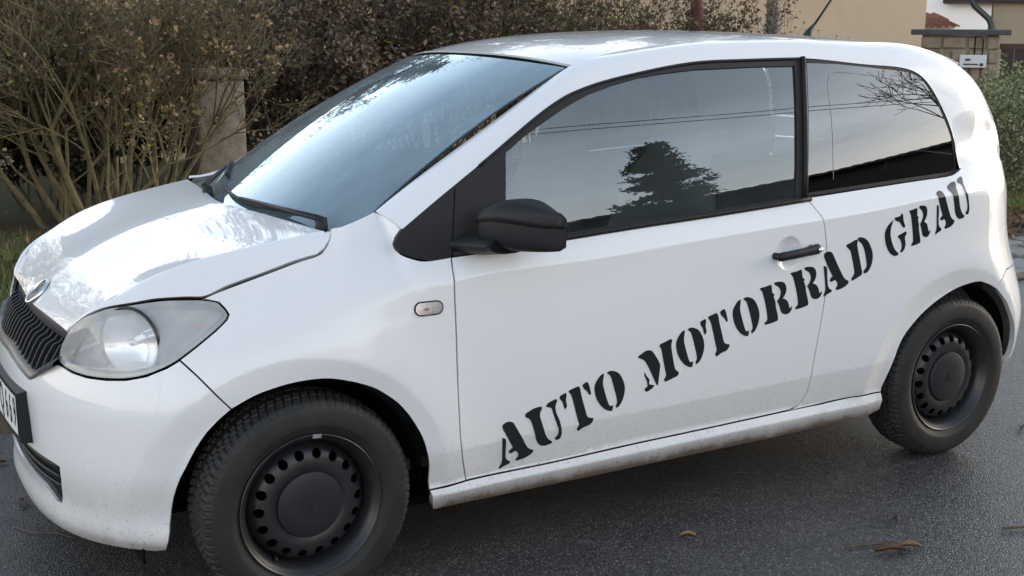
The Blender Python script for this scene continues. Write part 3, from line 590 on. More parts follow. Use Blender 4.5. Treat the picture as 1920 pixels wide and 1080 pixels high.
def strip(name, S, line, material, parent, w=.018, depth=.009, sides=(-1, 1), h=.02):
    """dark backing behind a shut line"""
    L = np.array(densify_open(line, h)); t = np.gradient(L, axis=0); t /= np.maximum(np.linalg.norm(t, axis=1), 1e-9)[:, None]; n = np.stack([-t[:, 1], t[:, 0]], 1)
    A, B = L+n*w, L-n*w; out = []
    Pa, Na = normals_of(S, A[:, 0], A[:, 1]); Pb, Nb = normals_of(S, B[:, 0], B[:, 1]); Pa = Pa-Na*depth; Pb = Pb-Nb*depth; k = len(L)
    for sd in sides:
        m = np.array([1, sd, 1.]); out.append(mesh_obj(name, np.concatenate([Pa*m, Pb*m]), [(i, i+1, k+i+1, k+i) for i in range(k-1)], material, parent))
    return out

# ------------------------------------------------------------------ ground: road, verge, paving
def _asph(m, t, b, tc):
    g = t.nodes.new('ShaderNodeNewGeometry'); pos = g.outputs['Position']
    def vor(scale, feature='F1'):
        v = t.nodes.new('ShaderNodeTexVoronoi'); v.inputs['Scale'].default_value = scale; v.feature = feature; t.links.new(pos, v.inputs['Vector']); return v
    v = vor(105); ve = vor(105, 'DISTANCE_TO_EDGE'); v2 = vor(46)
    big = noise_node(t, pos, .9, 6, .65); fine = noise_node(t, pos, 260, 4, .7); mid = noise_node(t, pos, 7, 5, .6)
    stone = t.nodes.new('ShaderNodeMapRange'); stone.inputs[1].default_value = .02; stone.inputs[2].default_value = .32; t.links.new(ve.outputs['Distance'], stone.inputs[0])
    sepc = t.nodes.new('ShaderNodeSeparateColor'); t.links.new(v.outputs['Color'], sepc.inputs[0])
    c = math_node(t, 'ADD', math_node(t, 'MULTIPLY', math_node(t, 'ADD', math_node(t, 'MULTIPLY', sepc.outputs[0], .75), .30), stone.outputs[0]), math_node(t, 'MULTIPLY', math_node(t, 'SUBTRACT', math_node(t, 'ADD', math_node(t, 'MULTIPLY', big, .6), math_node(t, 'MULTIPLY', mid, .4)), .5), .8), True)
    r = ramp(t, [(.0, (.040, .039, .039)), (.4, (.090, .087, .0865)), (1., (.21, .203, .197))]); t.links.new(c, r.inputs[0]); t.links.new(r.outputs[0], b.inputs['Base Color'])
    rr = t.nodes.new('ShaderNodeMapRange'); rr.inputs[1].default_value = .35; rr.inputs[2].default_value = .65; rr.inputs[3].default_value = .22; rr.inputs[4].default_value = .40
    t.links.new(big, rr.inputs[0]); t.links.new(rr.outputs[0], b.inputs['Roughness'])
    h = math_node(t, 'ADD', math_node(t, 'MULTIPLY', stone.outputs[0], .5), math_node(t, 'ADD', math_node(t, 'MULTIPLY', v2.outputs['Distance'], -.5), math_node(t, 'MULTIPLY', fine, .35)))
    k = t.nodes.new('ShaderNodeBump'); k.inputs['Strength'].default_value = .75; k.inputs['Distance'].default_value = .004; t.links.new(h, k.inputs['Height']); t.links.new(k.outputs[0], b.inputs['Normal'])
m_asph = mat('wet_asphalt', (.04, .04, .04), .35, spec=.5, extra=_asph)
m_soil = mat('leafy_soil', (.045, .032, .02), .9, noise=(14, .5, (.11, .07, .035)), bump=(60, .8, .02))
m_lawn = mat('lawn_soil', (.03, .035, .014), .9, noise=(9, .5, (.06, .065, .022)), bump=(80, .8, .02))
EDGE_Y = 1.12
gnd = mesh_obj('ground', [(-400, EDGE_Y, -.02), (400, EDGE_Y, -.02), (400, 600, -.02), (-400, 600, -.02)], [(0, 1, 2, 3)], m_lawn, smooth=False); tag(gnd, kind='structure')
road = mesh_obj('road', [(-400, -400, 0), (400, -400, 0), (400, EDGE_Y, 0), (-400, EDGE_Y, 0)], [(0, 1, 2, 3)], m_asph, smooth=False); tag(road, kind='structure')
V = []; F = []; nx, ny = 90, 24; r2 = random.Random(3)
for i in range(nx+1):
    for j in range(ny+1):
        x = -7+22*i/nx; t = j/ny; y = EDGE_Y+.02+5.0*t+(.03*math.sin(x*3.1)+.02*math.sin(x*7.7) if j == 0 else 0); V.append((x, y, -.004+.07*min(1, t*5)+.018*math.sin(x*2.3+y*1.7)*min(1, t*6)+r2.uniform(-.008, .008)))
F = [(i*(ny+1)+j, (i+1)*(ny+1)+j, (i+1)*(ny+1)+j+1, i*(ny+1)+j+1) for i in range(nx) for j in range(ny)]
tag(mesh_obj('verge', V, F, m_soil), kind='structure')
def verge_z(x, y): t = max(0, (y-EDGE_Y-.02)/5.0); return -.004+.07*min(1, t*5)+.018*math.sin(x*2.3+y*1.7)*min(1, t*6)
# irregular stone slabs on the right
def _stone(c1, c2, sc=9):
    def f(m, t, b, tc):
        n = noise_node(t, tc.outputs['Object'], sc, 8, .7); r = ramp(t, [(.3, c1), (.7, c2)]); t.links.new(n, r.inputs[0]); t.links.new(r.outputs[0], b.inputs['Base Color'])
        k = t.nodes.new('ShaderNodeBump'); k.inputs['Strength'].default_value = .6; k.inputs['Distance'].default_value = .012; n2 = noise_node(t, tc.outputs['Object'], sc*4, 8, .7); t.links.new(n2, k.inputs['Height']); t.links.new(k.outputs[0], b.inputs['Normal'])
    return f
m_slab = mat('grey_paving_stone', (.16, .16, .16), .55, extra=_stone((.11, .112, .115), (.22, .22, .215)))
paving = mesh_obj('paving', [(4.0, EDGE_Y+.01, .004), (11, EDGE_Y+.01, .004), (11, 2.35, .012), (4.0, 2.35, .012)], [(0, 1, 2, 3)], m_soil, smooth=False); tag(paving, kind='structure')
rs_ = random.Random(11); y = EDGE_Y+.03
while y < 2.25:
    d = rs_.uniform(.28, .42); x = 4.05+rs_.uniform(0, .3)
    while x < 10.6:
        w = rs_.uniform(.32, .7); q = [(x+rs_.uniform(.01, .04), y+rs_.uniform(.01, .05)), (x+w-rs_.uniform(.02, .05), y+rs_.uniform(.01, .05)), (x+w-rs_.uniform(.01, .06), y+d-rs_.uniform(.02, .06)), (x+rs_.uniform(.01, .06), y+d-rs_.uniform(.02, .06))]
        z = .05+rs_.uniform(-.006, .008); me = MB().add([(a, b, 0) for a, b in q]+[(a, b, z) for a, b in q], [(4, 5, 6, 7), (0, 1, 5, 4), (1, 2, 6, 5), (2, 3, 7, 6), (3, 0, 4, 7)])
        bevel(me.build('paving_stone', m_slab, paving, smooth=False), .012, 2); x += w
    y += d

# ------------------------------------------------------------------ foliage helpers
def leaf_mat(name, stops, scale=9., rough=.6, trans=.25):
    m = bpy.data.materials.new(name); m.use_nodes = True; t = m.node_tree; b = t.nodes['Principled BSDF']; b.inputs['Roughness'].default_value = rough
    g = t.nodes.new('ShaderNodeNewGeometry'); w = t.nodes.new('ShaderNodeTexWhiteNoise'); 
    at = t.nodes.new('ShaderNodeAttribute'); at.attribute_name = 'tone'; r = ramp(t, stops); t.links.new(at.outputs['Fac'], r.inputs[0]); t.links.new(r.outputs[0], b.inputs['Base Color'])
    b.inputs['Subsurface Weight'].default_value = 0
    tl = t.nodes.new('ShaderNodeBsdfTranslucent'); t.links.new(r.outputs[0], tl.inputs[0]); mx = t.nodes.new('ShaderNodeMixShader'); mx.inputs[0].default_value = trans
    t.links.new(b.outputs[0], mx.inputs[1]); t.links.new(tl.outputs[0], mx.inputs[2]); t.links.new(mx.outputs[0], t.nodes['Material Output'].inputs[0]); MATS[name] = m; return m
def leaves_obj(name, pts, size, material, parent, seed=0, aspect=.55, droop=.2, curl=.25, mean_up=None, tones=None):
    """many folded leaves (4 triangles each) as one foliage part"""
    R = np.random.default_rng(seed); P = np.array(pts, float); n = len(P)
    if n == 0: return None
    d = R.normal(size=(n, 3)); d[:, 2] = d[:, 2]*.7-droop; d /= np.linalg.norm(d, axis=1)[:, None]
    s = R.normal(size=(n, 3)); s -= d*(s*d).sum(1)[:, None]; s /= np.linalg.norm(s, axis=1)[:, None]; nn = np.cross(d, s)
    L = size*R.uniform(.55, 1.25, n)[:, None]; W = L*aspect*.5
    base = P; tip = P+d*L+nn*L*curl*R.uniform(-1, 1, (n, 1)); mid = P+d*L*.5+nn*L*.12; a = P+d*L*.45+s*W+nn*L*.02; c = P+d*L*.45-s*W+nn*L*.02
    V = np.stack([base, a, tip, c, mid], 1).reshape(-1, 3); o = np.arange(n)*5
    F = np.stack([np.stack([o, o+1, o+4], 1), np.stack([o+1, o+2, o+4], 1), np.stack([o+2, o+3, o+4], 1), np.stack([o+3, o, o+4], 1)], 1).reshape(-1, 3)
    me = bpy.data.meshes.new(name); me.vertices.add(len(V)); me.vertices.foreach_set('co', V.ravel()); me.loops.add(len(F)*3); me.loops.foreach_set('vertex_index', F.ravel().astype(np.int32))
    me.polygons.add(len(F)); me.polygons.foreach_set('loop_start', np.arange(len(F), dtype=np.int32)*3); me.update(calc_edges=True); me.validate()
    at = me.attributes.new('tone', 'FLOAT', 'POINT'); tn = R.uniform(0, 1, n) if tones is None else np.asarray(tones); at.data.foreach_set('value', np.repeat(tn, 5).astype(np.float32))
    me.materials.append(material); return link(bpy.data.objects.new(name, me), parent)
def grow(mb, p, d, L, r, depth, R, tips, twigs, bend=.25, split=(2, 3), shrink=.68, up=.05, minr=.002, sides=5, seg=4, spread=.6):
    pts = [p]; rad = [r]; cur = Vector(p); dr = Vector(d).normalized(); r1 = r*.62
    for k in range(seg):
        dr = (dr+Vector((R.gauss(0, bend), R.gauss(0, bend), R.gauss(0, bend)+up))*.5).normalized(); cur = cur+dr*(L/seg); pts.append(tuple(cur)); rad.append(max(minr, r+(r1-r)*(k+1)/seg))
        if depth <= 1: twigs.append(tuple(cur))
        if depth > 0 and k >= 1 and R.random() < .55:
            q = (dr+Vector((R.gauss(0, spread), R.gauss(0, spread), R.gauss(0, spread*.7)))).normalized()
            grow(mb, tuple(cur), q, L*shrink*R.uniform(.6, 1), max(minr, rad[-1]*.55), depth-1, R, tips, twigs, bend, split, shrink, up, minr, max(3, sides-1), seg, spread)
    mb.tube(pts, rad, sides, False)
    if depth > 0:
        for _ in range(R.randint(*split)):
            q = (dr+Vector((R.gauss(0, spread*.8), R.gauss(0, spread*.8), R.gauss(0, spread*.5)+up))).normalized()
            grow(mb, tuple(cur), q, L*shrink*R.uniform(.7, 1.1), max(minr, r1*.8), depth-1, R, tips, twigs, bend, split, shrink, up, minr, max(3, sides-1), seg, spread)
    else: tips.append(tuple(cur))
def bark(name, c1, c2, sc=20): return mat(name, c1, .85, noise=(sc, .45, c2), bump=(sc*3, .7, .01))
m_lichen = bark('lichen_covered_bark', (.08, .065, .04), (.22, .185, .085), 16)
m_twig = bark('brown_twigs', (.055, .04, .03), (.13, .10, .075), 24)
m_dry = leaf_mat('dry_seed_heads', [(0, (.13, .085, .04)), (.5, (.26, .175, .08)), (1, (.38, .27, .13))], trans=.15)
m_dead = leaf_mat('withered_brown_leaves', [(0, (.06, .042, .032)), (.4, (.16, .11, .08)), (.75, (.27, .185, .13)), (.92, (.09, .10, .045)), (1, (.18, .19, .07))])
m_mix = leaf_mat('mixed_autumn_leaves', [(0, (.055, .038, .026)), (.4, (.15, .10, .06)), (.65, (.075, .095, .04)), (.9, (.15, .17, .07)), (1, (.26, .22, .09))])
m_dark = leaf_mat('dark_evergreen_leaves', [(0, (.012, .014, .010)), (.6, (.028, .034, .02)), (1, (.06, .06, .035))])
m_green = leaf_mat('fresh_yellow_green_leaves', [(0, (.12, .16, .04)), (1, (.30, .30, .07))], trans=.4)
m_vari = leaf_mat('variegated_green_leaves', [(0, (.06, .085, .03)), (.5, (.15, .185, .08)), (.8, (.28, .31, .17)), (1, (.44, .45, .29))], trans=.3)
m_conif = leaf_mat('dark_conifer_needles', [(0, (.010, .016, .012)), (1, (.03, .042, .028))], trans=.1)
m_grassb = leaf_mat('grass_blades', [(0, (.05, .075, .02)), (.6, (.12, .155, .04)), (1, (.24, .23, .08))], trans=.35)
m_litter = leaf_mat('fallen_brown_leaves', [(0, (.05, .025, .015)), (.5, (.13, .065, .035)), (.85, (.22, .12, .06)), (1, (.3, .2, .11))], trans=.15)

# tall bare shrub with seed heads, left
def big_shrub(name, label, base, n, h, spread, seed, lab_group=None, leafn=600, heads=True, leaf=None, size=.05, stem_r=.03, depth=3, tilt=.45, mbark=None, green=0, minr=.0022, rad=.25):
    R = random.Random(seed); t = empty(name, base); tag(t, label, 'shrub', lab_group); mb = MB(); tips = []; twigs = []
    for k in range(n):
        a = 2*math.pi*(k+R.random()*.6)/n; d = Vector((math.cos(a)*tilt*R.uniform(.3, 1.2)*spread, math.sin(a)*tilt*R.uniform(.3, 1.2)*spread, 1)); p = (math.cos(a)*rad*R.uniform(.1, 1), math.sin(a)*rad*R.uniform(.1, 1), -.03)
        grow(mb, p, d, h*.42*R.uniform(.8, 1.15), stem_r*R.uniform(.6, 1.1), depth, R, tips, twigs, bend=.22, spread=.55, up=.10, minr=minr)
    mb.build('branches', mbark or m_lichen, t)
    if heads:
        pts = [];
        for q in R.sample(tips, min(len(tips), 130)):
            for _ in range(9): pts.append((q[0]+R.gauss(0, .013), q[1]+R.gauss(0, .013), q[2]+R.gauss(0, .013)))
        leaves_obj('seed_heads', pts, .034, m_dry, t, seed, .8)
    pts = []
    for _ in range(leafn):
        q = R.choice(twigs); pts.append((q[0]+R.gauss(0, .03), q[1]+R.gauss(0, .03), q[2]+R.gauss(0, .03)))
    leaves_obj('foliage', pts, size, leaf or m_dead, t, seed+1)
    if green:
        pts = []
        for _ in range(green//4):
            q = R.choice(twigs)
            for _ in range(4): pts.append((q[0]+R.gauss(0, .05), q[1]+R.gauss(0, .05), q[2]+R.gauss(0, .05)))
        leaves_obj('green_leaves', pts, size*1.15, m_green, t, seed+2, .7)
    return t
big_shrub('bare_shrub', 'tall bare shrub with lichen-covered stems and dry orange seed heads, behind the bonnet', (.85, 5.7, 0), 30, 2.15, 1.25, 5, leafn=7500, size=.04, stem_r=.025, green=60, depth=4, minr=.0026, rad=.4)
big_shrub('bare_shrub', 'smaller bare shrub with few seed heads, at the left edge of the photo', (-.2, 6.2, 0), 20, 2.0, 1.1, 9, depth=4, leafn=3500, size=.04, stem_r=.024, green=0)
big_shrub('bare_shrub', 'leaning bare shrub just left of the old stone post', (1.12, 5.35, 0), 7, 1.9, .8, 21, depth=3, leafn=700, size=.04, stem_r=.013, green=70)
UL = ['low dark undergrowth behind the stems of the tall bare shrub', 'low dark undergrowth at the left edge, behind the smaller bare shrub', 'low dark undergrowth between the tall bare shrub and the stone post']
for k, x in enumerate((.75, -.35, 1.45)):
    big_shrub('undergrowth', UL[k], (x, 6.9+.15*k, 0), 12, 1.25, 1.3, 171+k, 'dark undergrowth', leafn=9000, heads=False, leaf=m_dark, size=.075, stem_r=.012, mbark=m_twig, depth=3, rad=.5)
big_shrub('bare_shrub', 'bare shrub beyond the left edge of the photo, mirrored in the bonnet', (-1.7, 6.0, 0), 12, 3.0, 1.0, 15, depth=4, leafn=2600, size=.045, stem_r=.03, minr=.003)
# old stone post with a cap
m_post = mat('weathered_concrete_post', (.16, .14, .115), .9, extra=_stone((.13, .11, .085), (.30, .255, .205), 12))
post = empty('stone_post', (1.83, 5.95, 0)); tag(post, 'weathered grey stone post with a rounded cap, behind the bare shrubs', 'post')
bevel(MB().box((-.19, -.19, -.05), (.19, .19, 1.09)).build('shaft', m_post, post), .02, 2); bevel(MB().box((-.225, -.225, 1.095), (.225, .225, 1.175)).build('cap', m_post, post), .035, 3)
# hedge of withered shrubs
HL = ['dense withered brown shrub right beside the stone post', 'dense withered brown shrub, second to the right of the stone post', 'dense dark brown shrub behind the middle of the windscreen', 'brown shrub with scattered green leaves above the top of the windscreen', 'loose brown and green shrub above the front of the car roof']
for k, x in enumerate((2.75, 3.45, 4.15, 4.85, 5.5)):
    big_shrub('hedge_shrub', HL[k], (x, 6.95+.25*(k % 2), 0), 19, 2.5, .9, 31+k, 'withered shrubs of the hedge', leafn=7600 if k < 4 else 4000, heads=False, leaf=m_dead if k < 3 else m_mix, size=.052, stem_r=.016, mbark=m_twig, green=(40, 60, 50, 90, 60)[k], depth=3, rad=.35)
    if k < 4: big_shrub('hedge_shrub', ['low dark undergrowth shrub by the foot of the stone post', 'low dark undergrowth shrub under the hedge, near the far front pillar', 'low dark undergrowth shrub under the middle of the hedge', 'low dark undergrowth shrub under the right part of the hedge'][k], (x-.2, 7.6, 0), 9, 1.7, 1.1, 61+k, 'withered shrubs of the hedge', leafn=4200, heads=False, leaf=m_dead, size=.07, stem_r=.014, mbark=m_twig, depth=2, rad=.4)
SL = ['thin open shrub with black berries in front of the beige wall', 'thin upright shrub with bare shoots above the middle of the roof', 'leafy dark green shrub above the rear half of the roof', 'leafy brown shrub beside the pale trunk']
for k, (x, y_, lf, n_) in enumerate(((6.2, 7.2, m_mix, 900), (6.9, 7.3, m_dead, 700), (7.5, 7.5, m_mix, 3000), (8.1, 7.4, m_dead, 2600))):
    big_shrub('thin_shrub', SL[k], (x, y_, 0), 12, 2.2, .65, 81+k, 'thin shrubs before the beige wall', leafn=n_, heads=False, leaf=lf, size=.055, stem_r=.010, mbark=m_twig, depth=2, green=20*(k > 1), rad=.3)
big_shrub('thin_shrub', 'thin twiggy shrub with dark berries between the pale trunk and the aerial', (9.0, 7.3, 0), 7, 1.9, .7, 99, 'thin shrubs before the beige wall', leafn=420, heads=False, leaf=m_dead, size=.05, stem_r=.008, mbark=m_twig, depth=2)
def trunk(name, label, x, y, r, h, material, seed, leafn=5200, leaf=None):
    R = random.Random(seed); t = empty(name, (x, y, 0)); tag(t, label, 'tree'); mb = MB(); tips = []; tw = []
    top = Vector((R.uniform(-.1, .1), R.uniform(-.1, .1), h*.62)); mb.tube([(0, 0, -.05), tuple(top*.5+Vector((.03, 0, 0))), tuple(top)], [r, r*.82, r*.55], 9); tr = mb.build('trunk', material, t); mb = MB()
    for k in range(13):
        z = h*(.45+.17*k/13); a = k*2.4+R.random(); f = z/(h*.62); p = top*f; grow(mb, tuple(p), (math.cos(a), math.sin(a), .55), h*.27*R.uniform(.7, 1.1), r*.28, 3, R, tips, tw, bend=.2, spread=.6, up=.08, shrink=.66)
    mb.build('branches', m_twig, t)
    leaves_obj('crown', [tuple(np.array(R.choice(tw))+np.array([R.gauss(0, .06) for _ in range(3)])) for _ in range(leafn)], .075, leaf or m_dead, t, seed); return t
m_birch = mat('pale_birch_bark', (.35, .33, .31), .8, noise=(26, .25, (.05, .045, .04)))
m_redbark = bark('reddish_brown_bark', (.07, .028, .022), (.12, .05, .04), 20)
trunk('young_tree', 'young tree with a pale speckled trunk, left of the car aerial', 8.55, 7.0, .10, 4.6, m_birch, 3)
trunk('young_tree', 'slim tree with a reddish brown trunk above the middle of the car roof', 7.5, 7.0, .085, 4.8, m_redbark, 8, 6500, m_mix)
trunk('young_tree', 'slender tree with a dark crown above the hedge, left of the reddish trunk', 5.9, 8.4, .09, 5.2, m_twig, 12, 7000, m_mix)
trunk('young_tree', 'tree with a dark crown rising above the hedge behind the windscreen', 4.0, 8.6, .10, 5.0, m_twig, 17, 7000, m_mix)

# ------------------------------------------------------------------ houses behind the hedge
m_beige = mat('beige_render', (.44, .355, .255), .9, noise=(3, .6, (.50, .405, .295)), bump=(160, .25, .004))
m_white = mat('white_render', (.80, .82, .85), .9, noise=(4, .6, (.72, .74, .77)), bump=(120, .25, .004))
m_tile = mat('red_roof_tiles', (.22, .075, .045), .75, noise=(6, .5, (.32, .13, .08)))
m_oldtile = mat('old_mossy_roof_tiles', (.055, .06, .045), .8, noise=(5, .4, (.13, .12, .095)))
m_wood = mat('dark_brown_boards', (.03, .019, .017), .6, noise=(20, .5, (.05, .033, .028)))
m_pipe = mat('dark_green_pipe', (.05, .07, .065), .4)
def tiled(x0, x1, y0, z0, slope, rows, material, parent, pitch=.30, run=.34):
    """pantile roof: courses of wavy sheets, each course a part"""
    for rrow in range(rows):
        V = []; n = int((x1-x0)/pitch*6); yb = y0+rrow*run*math.cos(slope); zb = z0+rrow*run*math.sin(slope)
        for i in range(n+1):
            x = x0+(x1-x0)*i/n; w = .035*abs(math.sin(math.pi*(x-x0)/pitch)); 
            V += [(x, yb-.02, zb+w+.004), (x, yb+run*1.12*math.cos(slope), zb+run*1.12*math.sin(slope)+w-.02), (x, yb-.02, zb+w-.03)]
        F = [(i*3, (i+1)*3, (i+1)*3+1, i*3+1) for i in range(n)]+[(i*3+2, (i+1)*3+2, (i+1)*3, i*3) for i in range(n)]
        autosmooth(mesh_obj('tile_course', V, F, material, parent), 50)
bh = empty('house', (0, 10.5, 0)); tag(bh, 'long beige rendered house behind the hedge and the car roof', 'house')
MB().box((-.6, 0, -.1), (14.95, 4, 2.6)).build('wall', m_beige, bh, smooth=False)
tiled(-.9, 15.15, -.35, 2.52, math.radians(33), 8, m_oldtile, bh)
for k, x in enumerate((.6, 2.9, 5.6)):
    w = empty('window', (x, 0, 0), parent=bh); mesh_obj('pane', [(0, -.012, 1.1), (1.1, -.012, 1.1), (1.1, -.012, 2.2), (0, -.012, 2.2)], [(0, 1, 2, 3)], m_gloss, w, smooth=False)
    MB().box((-.07, -.05, 1.03), (0, .02, 2.27)).box((1.1, -.05, 1.03), (1.17, .02, 2.27)).box((0, -.05, 1.03), (1.1, .02, 1.1)).box((0, -.05, 2.2), (1.1, .02, 2.27)).box((.52, -.045, 1.1), (.58, .02, 2.2)).build('frame', m_white, w, smooth=False)
wh = empty('house', (19, 14, 0)); tag(wh, 'white house seen in the gap right of the beige house', 'house')
MB().box((-2, 0, -.1), (7, 5, 5)).build('wall', m_white, wh, smooth=False)
MB().box((.50, -.25, 1.99), (7.2, 0, 2.15)).build('eaves', m_wood, wh, smooth=False)
chim = empty('shed', (18.55, 13.0, 0)); tag(chim, 'small lean-to with a red tiled roof, just above the gate pillar', 'shed')
MB().box((-.8, 0, 0), (.05, .8, 1.52)).build('wall', m_white, chim, smooth=False)
tiled(-.85, .12, -.05, 1.52, math.radians(24), 2, m_tile, chim, .2, .3)
gh = empty('house', (17.75, 11.6, 0)); gh.rotation_euler.z = math.radians(-50); tag(gh, 'beige house at the top right corner behind the dark gate', 'house')
MB().box((.12, 0, -.1), (7, 1.5, 2.03)).build('wall', m_beige, gh, smooth=False); MB().box((-.75, -.15, 1.95), (7.2, 1.7, 2.07)).build('eaves', m_wood, gh, smooth=False)
MB().tube([(-.26, -.10, 2.1), (-.25, -.10, 1.97), (-.20, -.10, 1.88), (.05, -.08, 1.66), (.10, -.08, 1.55), (.10, -.08, .1)], .055, 10).build('downpipe', m_pipe, gh)

# gate pillar of irregular stones
m_sand = mat('sandstone', (.33, .26, .18), .85, extra=_stone((.20, .15, .10), (.42, .345, .25), 7))
m_mortar = mat('pale_mortar', (.30, .27, .23), .9, bump=(60, .6, .01))
m_slate = mat('dark_stone_slab', (.06, .068, .068), .6, extra=_stone((.04, .046, .046), (.10, .11, .108), 10))
gp = empty('gate_pillar', (11.87, 7.2, 0)); gp.rotation_euler.z = math.radians(-50); tag(gp, 'wide sandstone gate pillar with a dark slab on top and a letterbox', 'pillar')
def gp_at(x, y, z): c, s = math.cos(math.radians(-50)), math.sin(math.radians(-50)); return (11.87+x*c-y*s, 7.2+x*s+y*c, z)
MB().box((-.46, .02, -.1), (.46, .5, 1.41)).build('mortar_core', m_mortar, gp, smooth=False)
rs_ = random.Random(4); z = -.05
while z < 1.38:
    hgt = rs_.uniform(.14, .26); hgt = min(hgt, 1.405-z); x = -.48
    while x < .45:
        w = rs_.uniform(.12, .30); w = min(w, .48-x)
        if .48-(x+w) < .12: w = .48-x
        j = lambda: rs_.uniform(.004, .02)
        V = [(x+j(), 0, z+j()), (x+w-j(), 0, z+j()), (x+w-j(), 0, z+hgt-j()), (x+j(), 0, z+hgt-j())]; dpt = rs_.uniform(.0, .03)
        bevel(MB().add([(a, -.01-dpt, c) for a, b, c in V]+[(a, .2, c) for a, b, c in V], [(0, 1, 2, 3), (1, 0, 4, 5), (2, 1, 5, 6), (3, 2, 6, 7), (0, 3, 7, 4)]).build('stone', m_sand, gp, smooth=False), .018, 2); x += w
    z += hgt
bevel(MB().box((-.60, -.10, 1.415), (.60, .58, 1.485)).build('cap_slab', m_slate, gp, smooth=False), .012, 2)
lb = empty('letterbox', gp_at(.17, -.11, 1.09)); lb.rotation_euler.z = math.radians(-50); tag(lb, 'flat white letterbox plate on the stone gate pillar', 'letterbox')
bevel(MB().box((-.16, 0, -.08), (.16, .09, .08)).build('box', m_white, lb, smooth=False), .01, 2); MB().box((-.11, -.012, -.04), (.06, 0, -.028)).build('flap_edge', m_gap, lb, smooth=False); MB().box((-.09, -.01, .01), (-.03, 0, .035)).build('name_plate', m_slate, lb, smooth=False)
MB().box((.085, -.008, -.055), (.125, 0, -.02)).build('lock_plate', m_wood, lb, smooth=False)
cb = empty('bent_pipe', gp_at(.20, -.06, 1.20)); cb.rotation_euler.z = math.radians(-50); tag(cb, 'thin dark bent pipe hanging below the slab of the gate pillar', 'pipe')
MB().tube([(-.02, 0, .20), (-.02, 0, -.03), (.0, 0, -.06), (.03, 0, -.07), (.06, 0, -.05), (.075, 0, .0), (.075, 0, .14), (.06, 0, .18)], .008, 6).build('pipe', m_gap, cb)
gt = empty('gate', gp_at(.50, .2, 0)); gt.rotation_euler.z = math.radians(-50); tag(gt, 'dark brown board gate to the right of the stone gate pillar', 'gate')
for k in range(9): MB().box((k*.16+.003, -.02+.004*(k % 2), .06), (k*.16+.157, .02, 1.24)).build('board', m_wood, gt, smooth=False)
MB().box((-.02, -.03, 1.24), (1.5, .04, 1.31)).build('top_rail', mat('reddish_rail', (.09, .05, .04), .7), gt, smooth=False)

# green bush, grass and leaf litter on the right
gb = []
for k, (x, y_, h_, lab) in enumerate(((8.15, 3.75, 1.05, 'variegated green bush growing right behind the tail of the car'), (9.0, 4.1, 1.15, 'variegated green bush at the right edge of the photo, below the dark gate'), (9.9, 4.5, 1.1, 'variegated green bush partly cut by the right edge of the photo'))):
    R = random.Random(120+k); t = empty('green_bush', (x, y_, 0)); tag(t, lab, 'bush', 'variegated bushes'); mb = MB(); tips = []; tw = []
    for q in range(12):
        a = 2*math.pi*q/12; grow(mb, (.15*math.cos(a), .15*math.sin(a), 0), (math.cos(a)*.8, math.sin(a)*.8, 1.0), h_*.42, .010, 2, R, tips, tw, bend=.25, spread=.6, up=.06)
    mb.build('branches', m_twig, t); pts = []
    while len(pts) < 5200:
        v = Vector((R.gauss(0, 1), R.gauss(0, 1), R.gauss(0, 1))).normalized(); r = R.uniform(.55, 1.0)**.5*(1+.12*math.sin(v.x*9+k)*math.sin(v.z*7+v.y*5)); p = (v.x*.72*r, v.y*.62*r, h_*.48+v.z*h_*.52*r)
        if p[2] > .03: pts.append(p)
    leaves_obj('foliage', pts, .036, m_vari, t, 200+k, .6, droop=-.1)
    for q in range(5):
        a = R.uniform(0, 6.28); p = (R.uniform(-.5, .6), -.25+R.uniform(-.2, .2), h_*.85); top = (p[0]+R.uniform(-.04, .04), p[1], h_+R.uniform(.06, .26)); MB().tube([p, top], [.004, .002], 4).build('shoot', m_twig, t)
        leaves_obj('shoot_leaves', [tuple(Vector(p).lerp(Vector(top), s)) for s in np.repeat(np.linspace(.3, 1, 7), 4)], .045, m_vari, t, 300+10*k+q, .5, droop=-.2)
def blades(name, label, x0, x1, y0, y1, n, h, seed, cond=None):
    R = np.random.default_rng(seed); x = R.uniform(x0, x1, n); y = R.uniform(y0, y1, n)
    if cond is not None: k = cond(x, y, R); x, y = x[k], y[k]; n = len(x)
    z = np.array([verge_z(a, b) for a, b in zip(x, y)])-.01; hh_ = h*R.uniform(.4, 1.2, n); a = R.uniform(0, 6.28, n); le = R.uniform(.1, .7, n)*hh_; w = .004
    b = np.stack([x, y, z], 1); sx = np.stack([-np.sin(a), np.cos(a), 0*a], 1)*w; dd = np.stack([np.cos(a), np.sin(a), 0*a], 1)
    m = b+dd*(le*.35)[:, None]; m[:, 2] += hh_*.6; tp = b+dd*le[:, None]; tp[:, 2] += hh_
    V = np.stack([b-sx, b+sx, m+sx*.8, m-sx*.8, tp], 1).reshape(-1, 3); o = np.arange(n)*5; F = [f for q in o for f in ((q, q+1, q+2, q+3), (q+3, q+2, q+4))]
    me = bpy.data.meshes.new(name); me.from_pydata(V.tolist(), [], [tuple(int(i) for i in f) for f in F]); at = me.attributes.new('tone', 'FLOAT', 'POINT'); at.data.foreach_set('value', np.repeat(R.uniform(0, 1, n), 5).astype(np.float32)); me.materials.append(m_grassb)
    return tag(link(bpy.data.objects.new(name, me)), label, 'grass', kind='stuff')
blades('grass', 'shaggy green grass on the verge left of the bonnet', -1.6, 2.4, 1.7, 5.4, 17000, .085, 1, lambda x, y, R: R.random(len(x)) < np.clip((y-1.5)/1.2, .08, 1)*np.where(y > 4.6, .35, 1))
blades('grass', 'strip of grass below the green bush on the right', 6.2, 10.5, 2.55, 3.6, 7000, .10, 2)
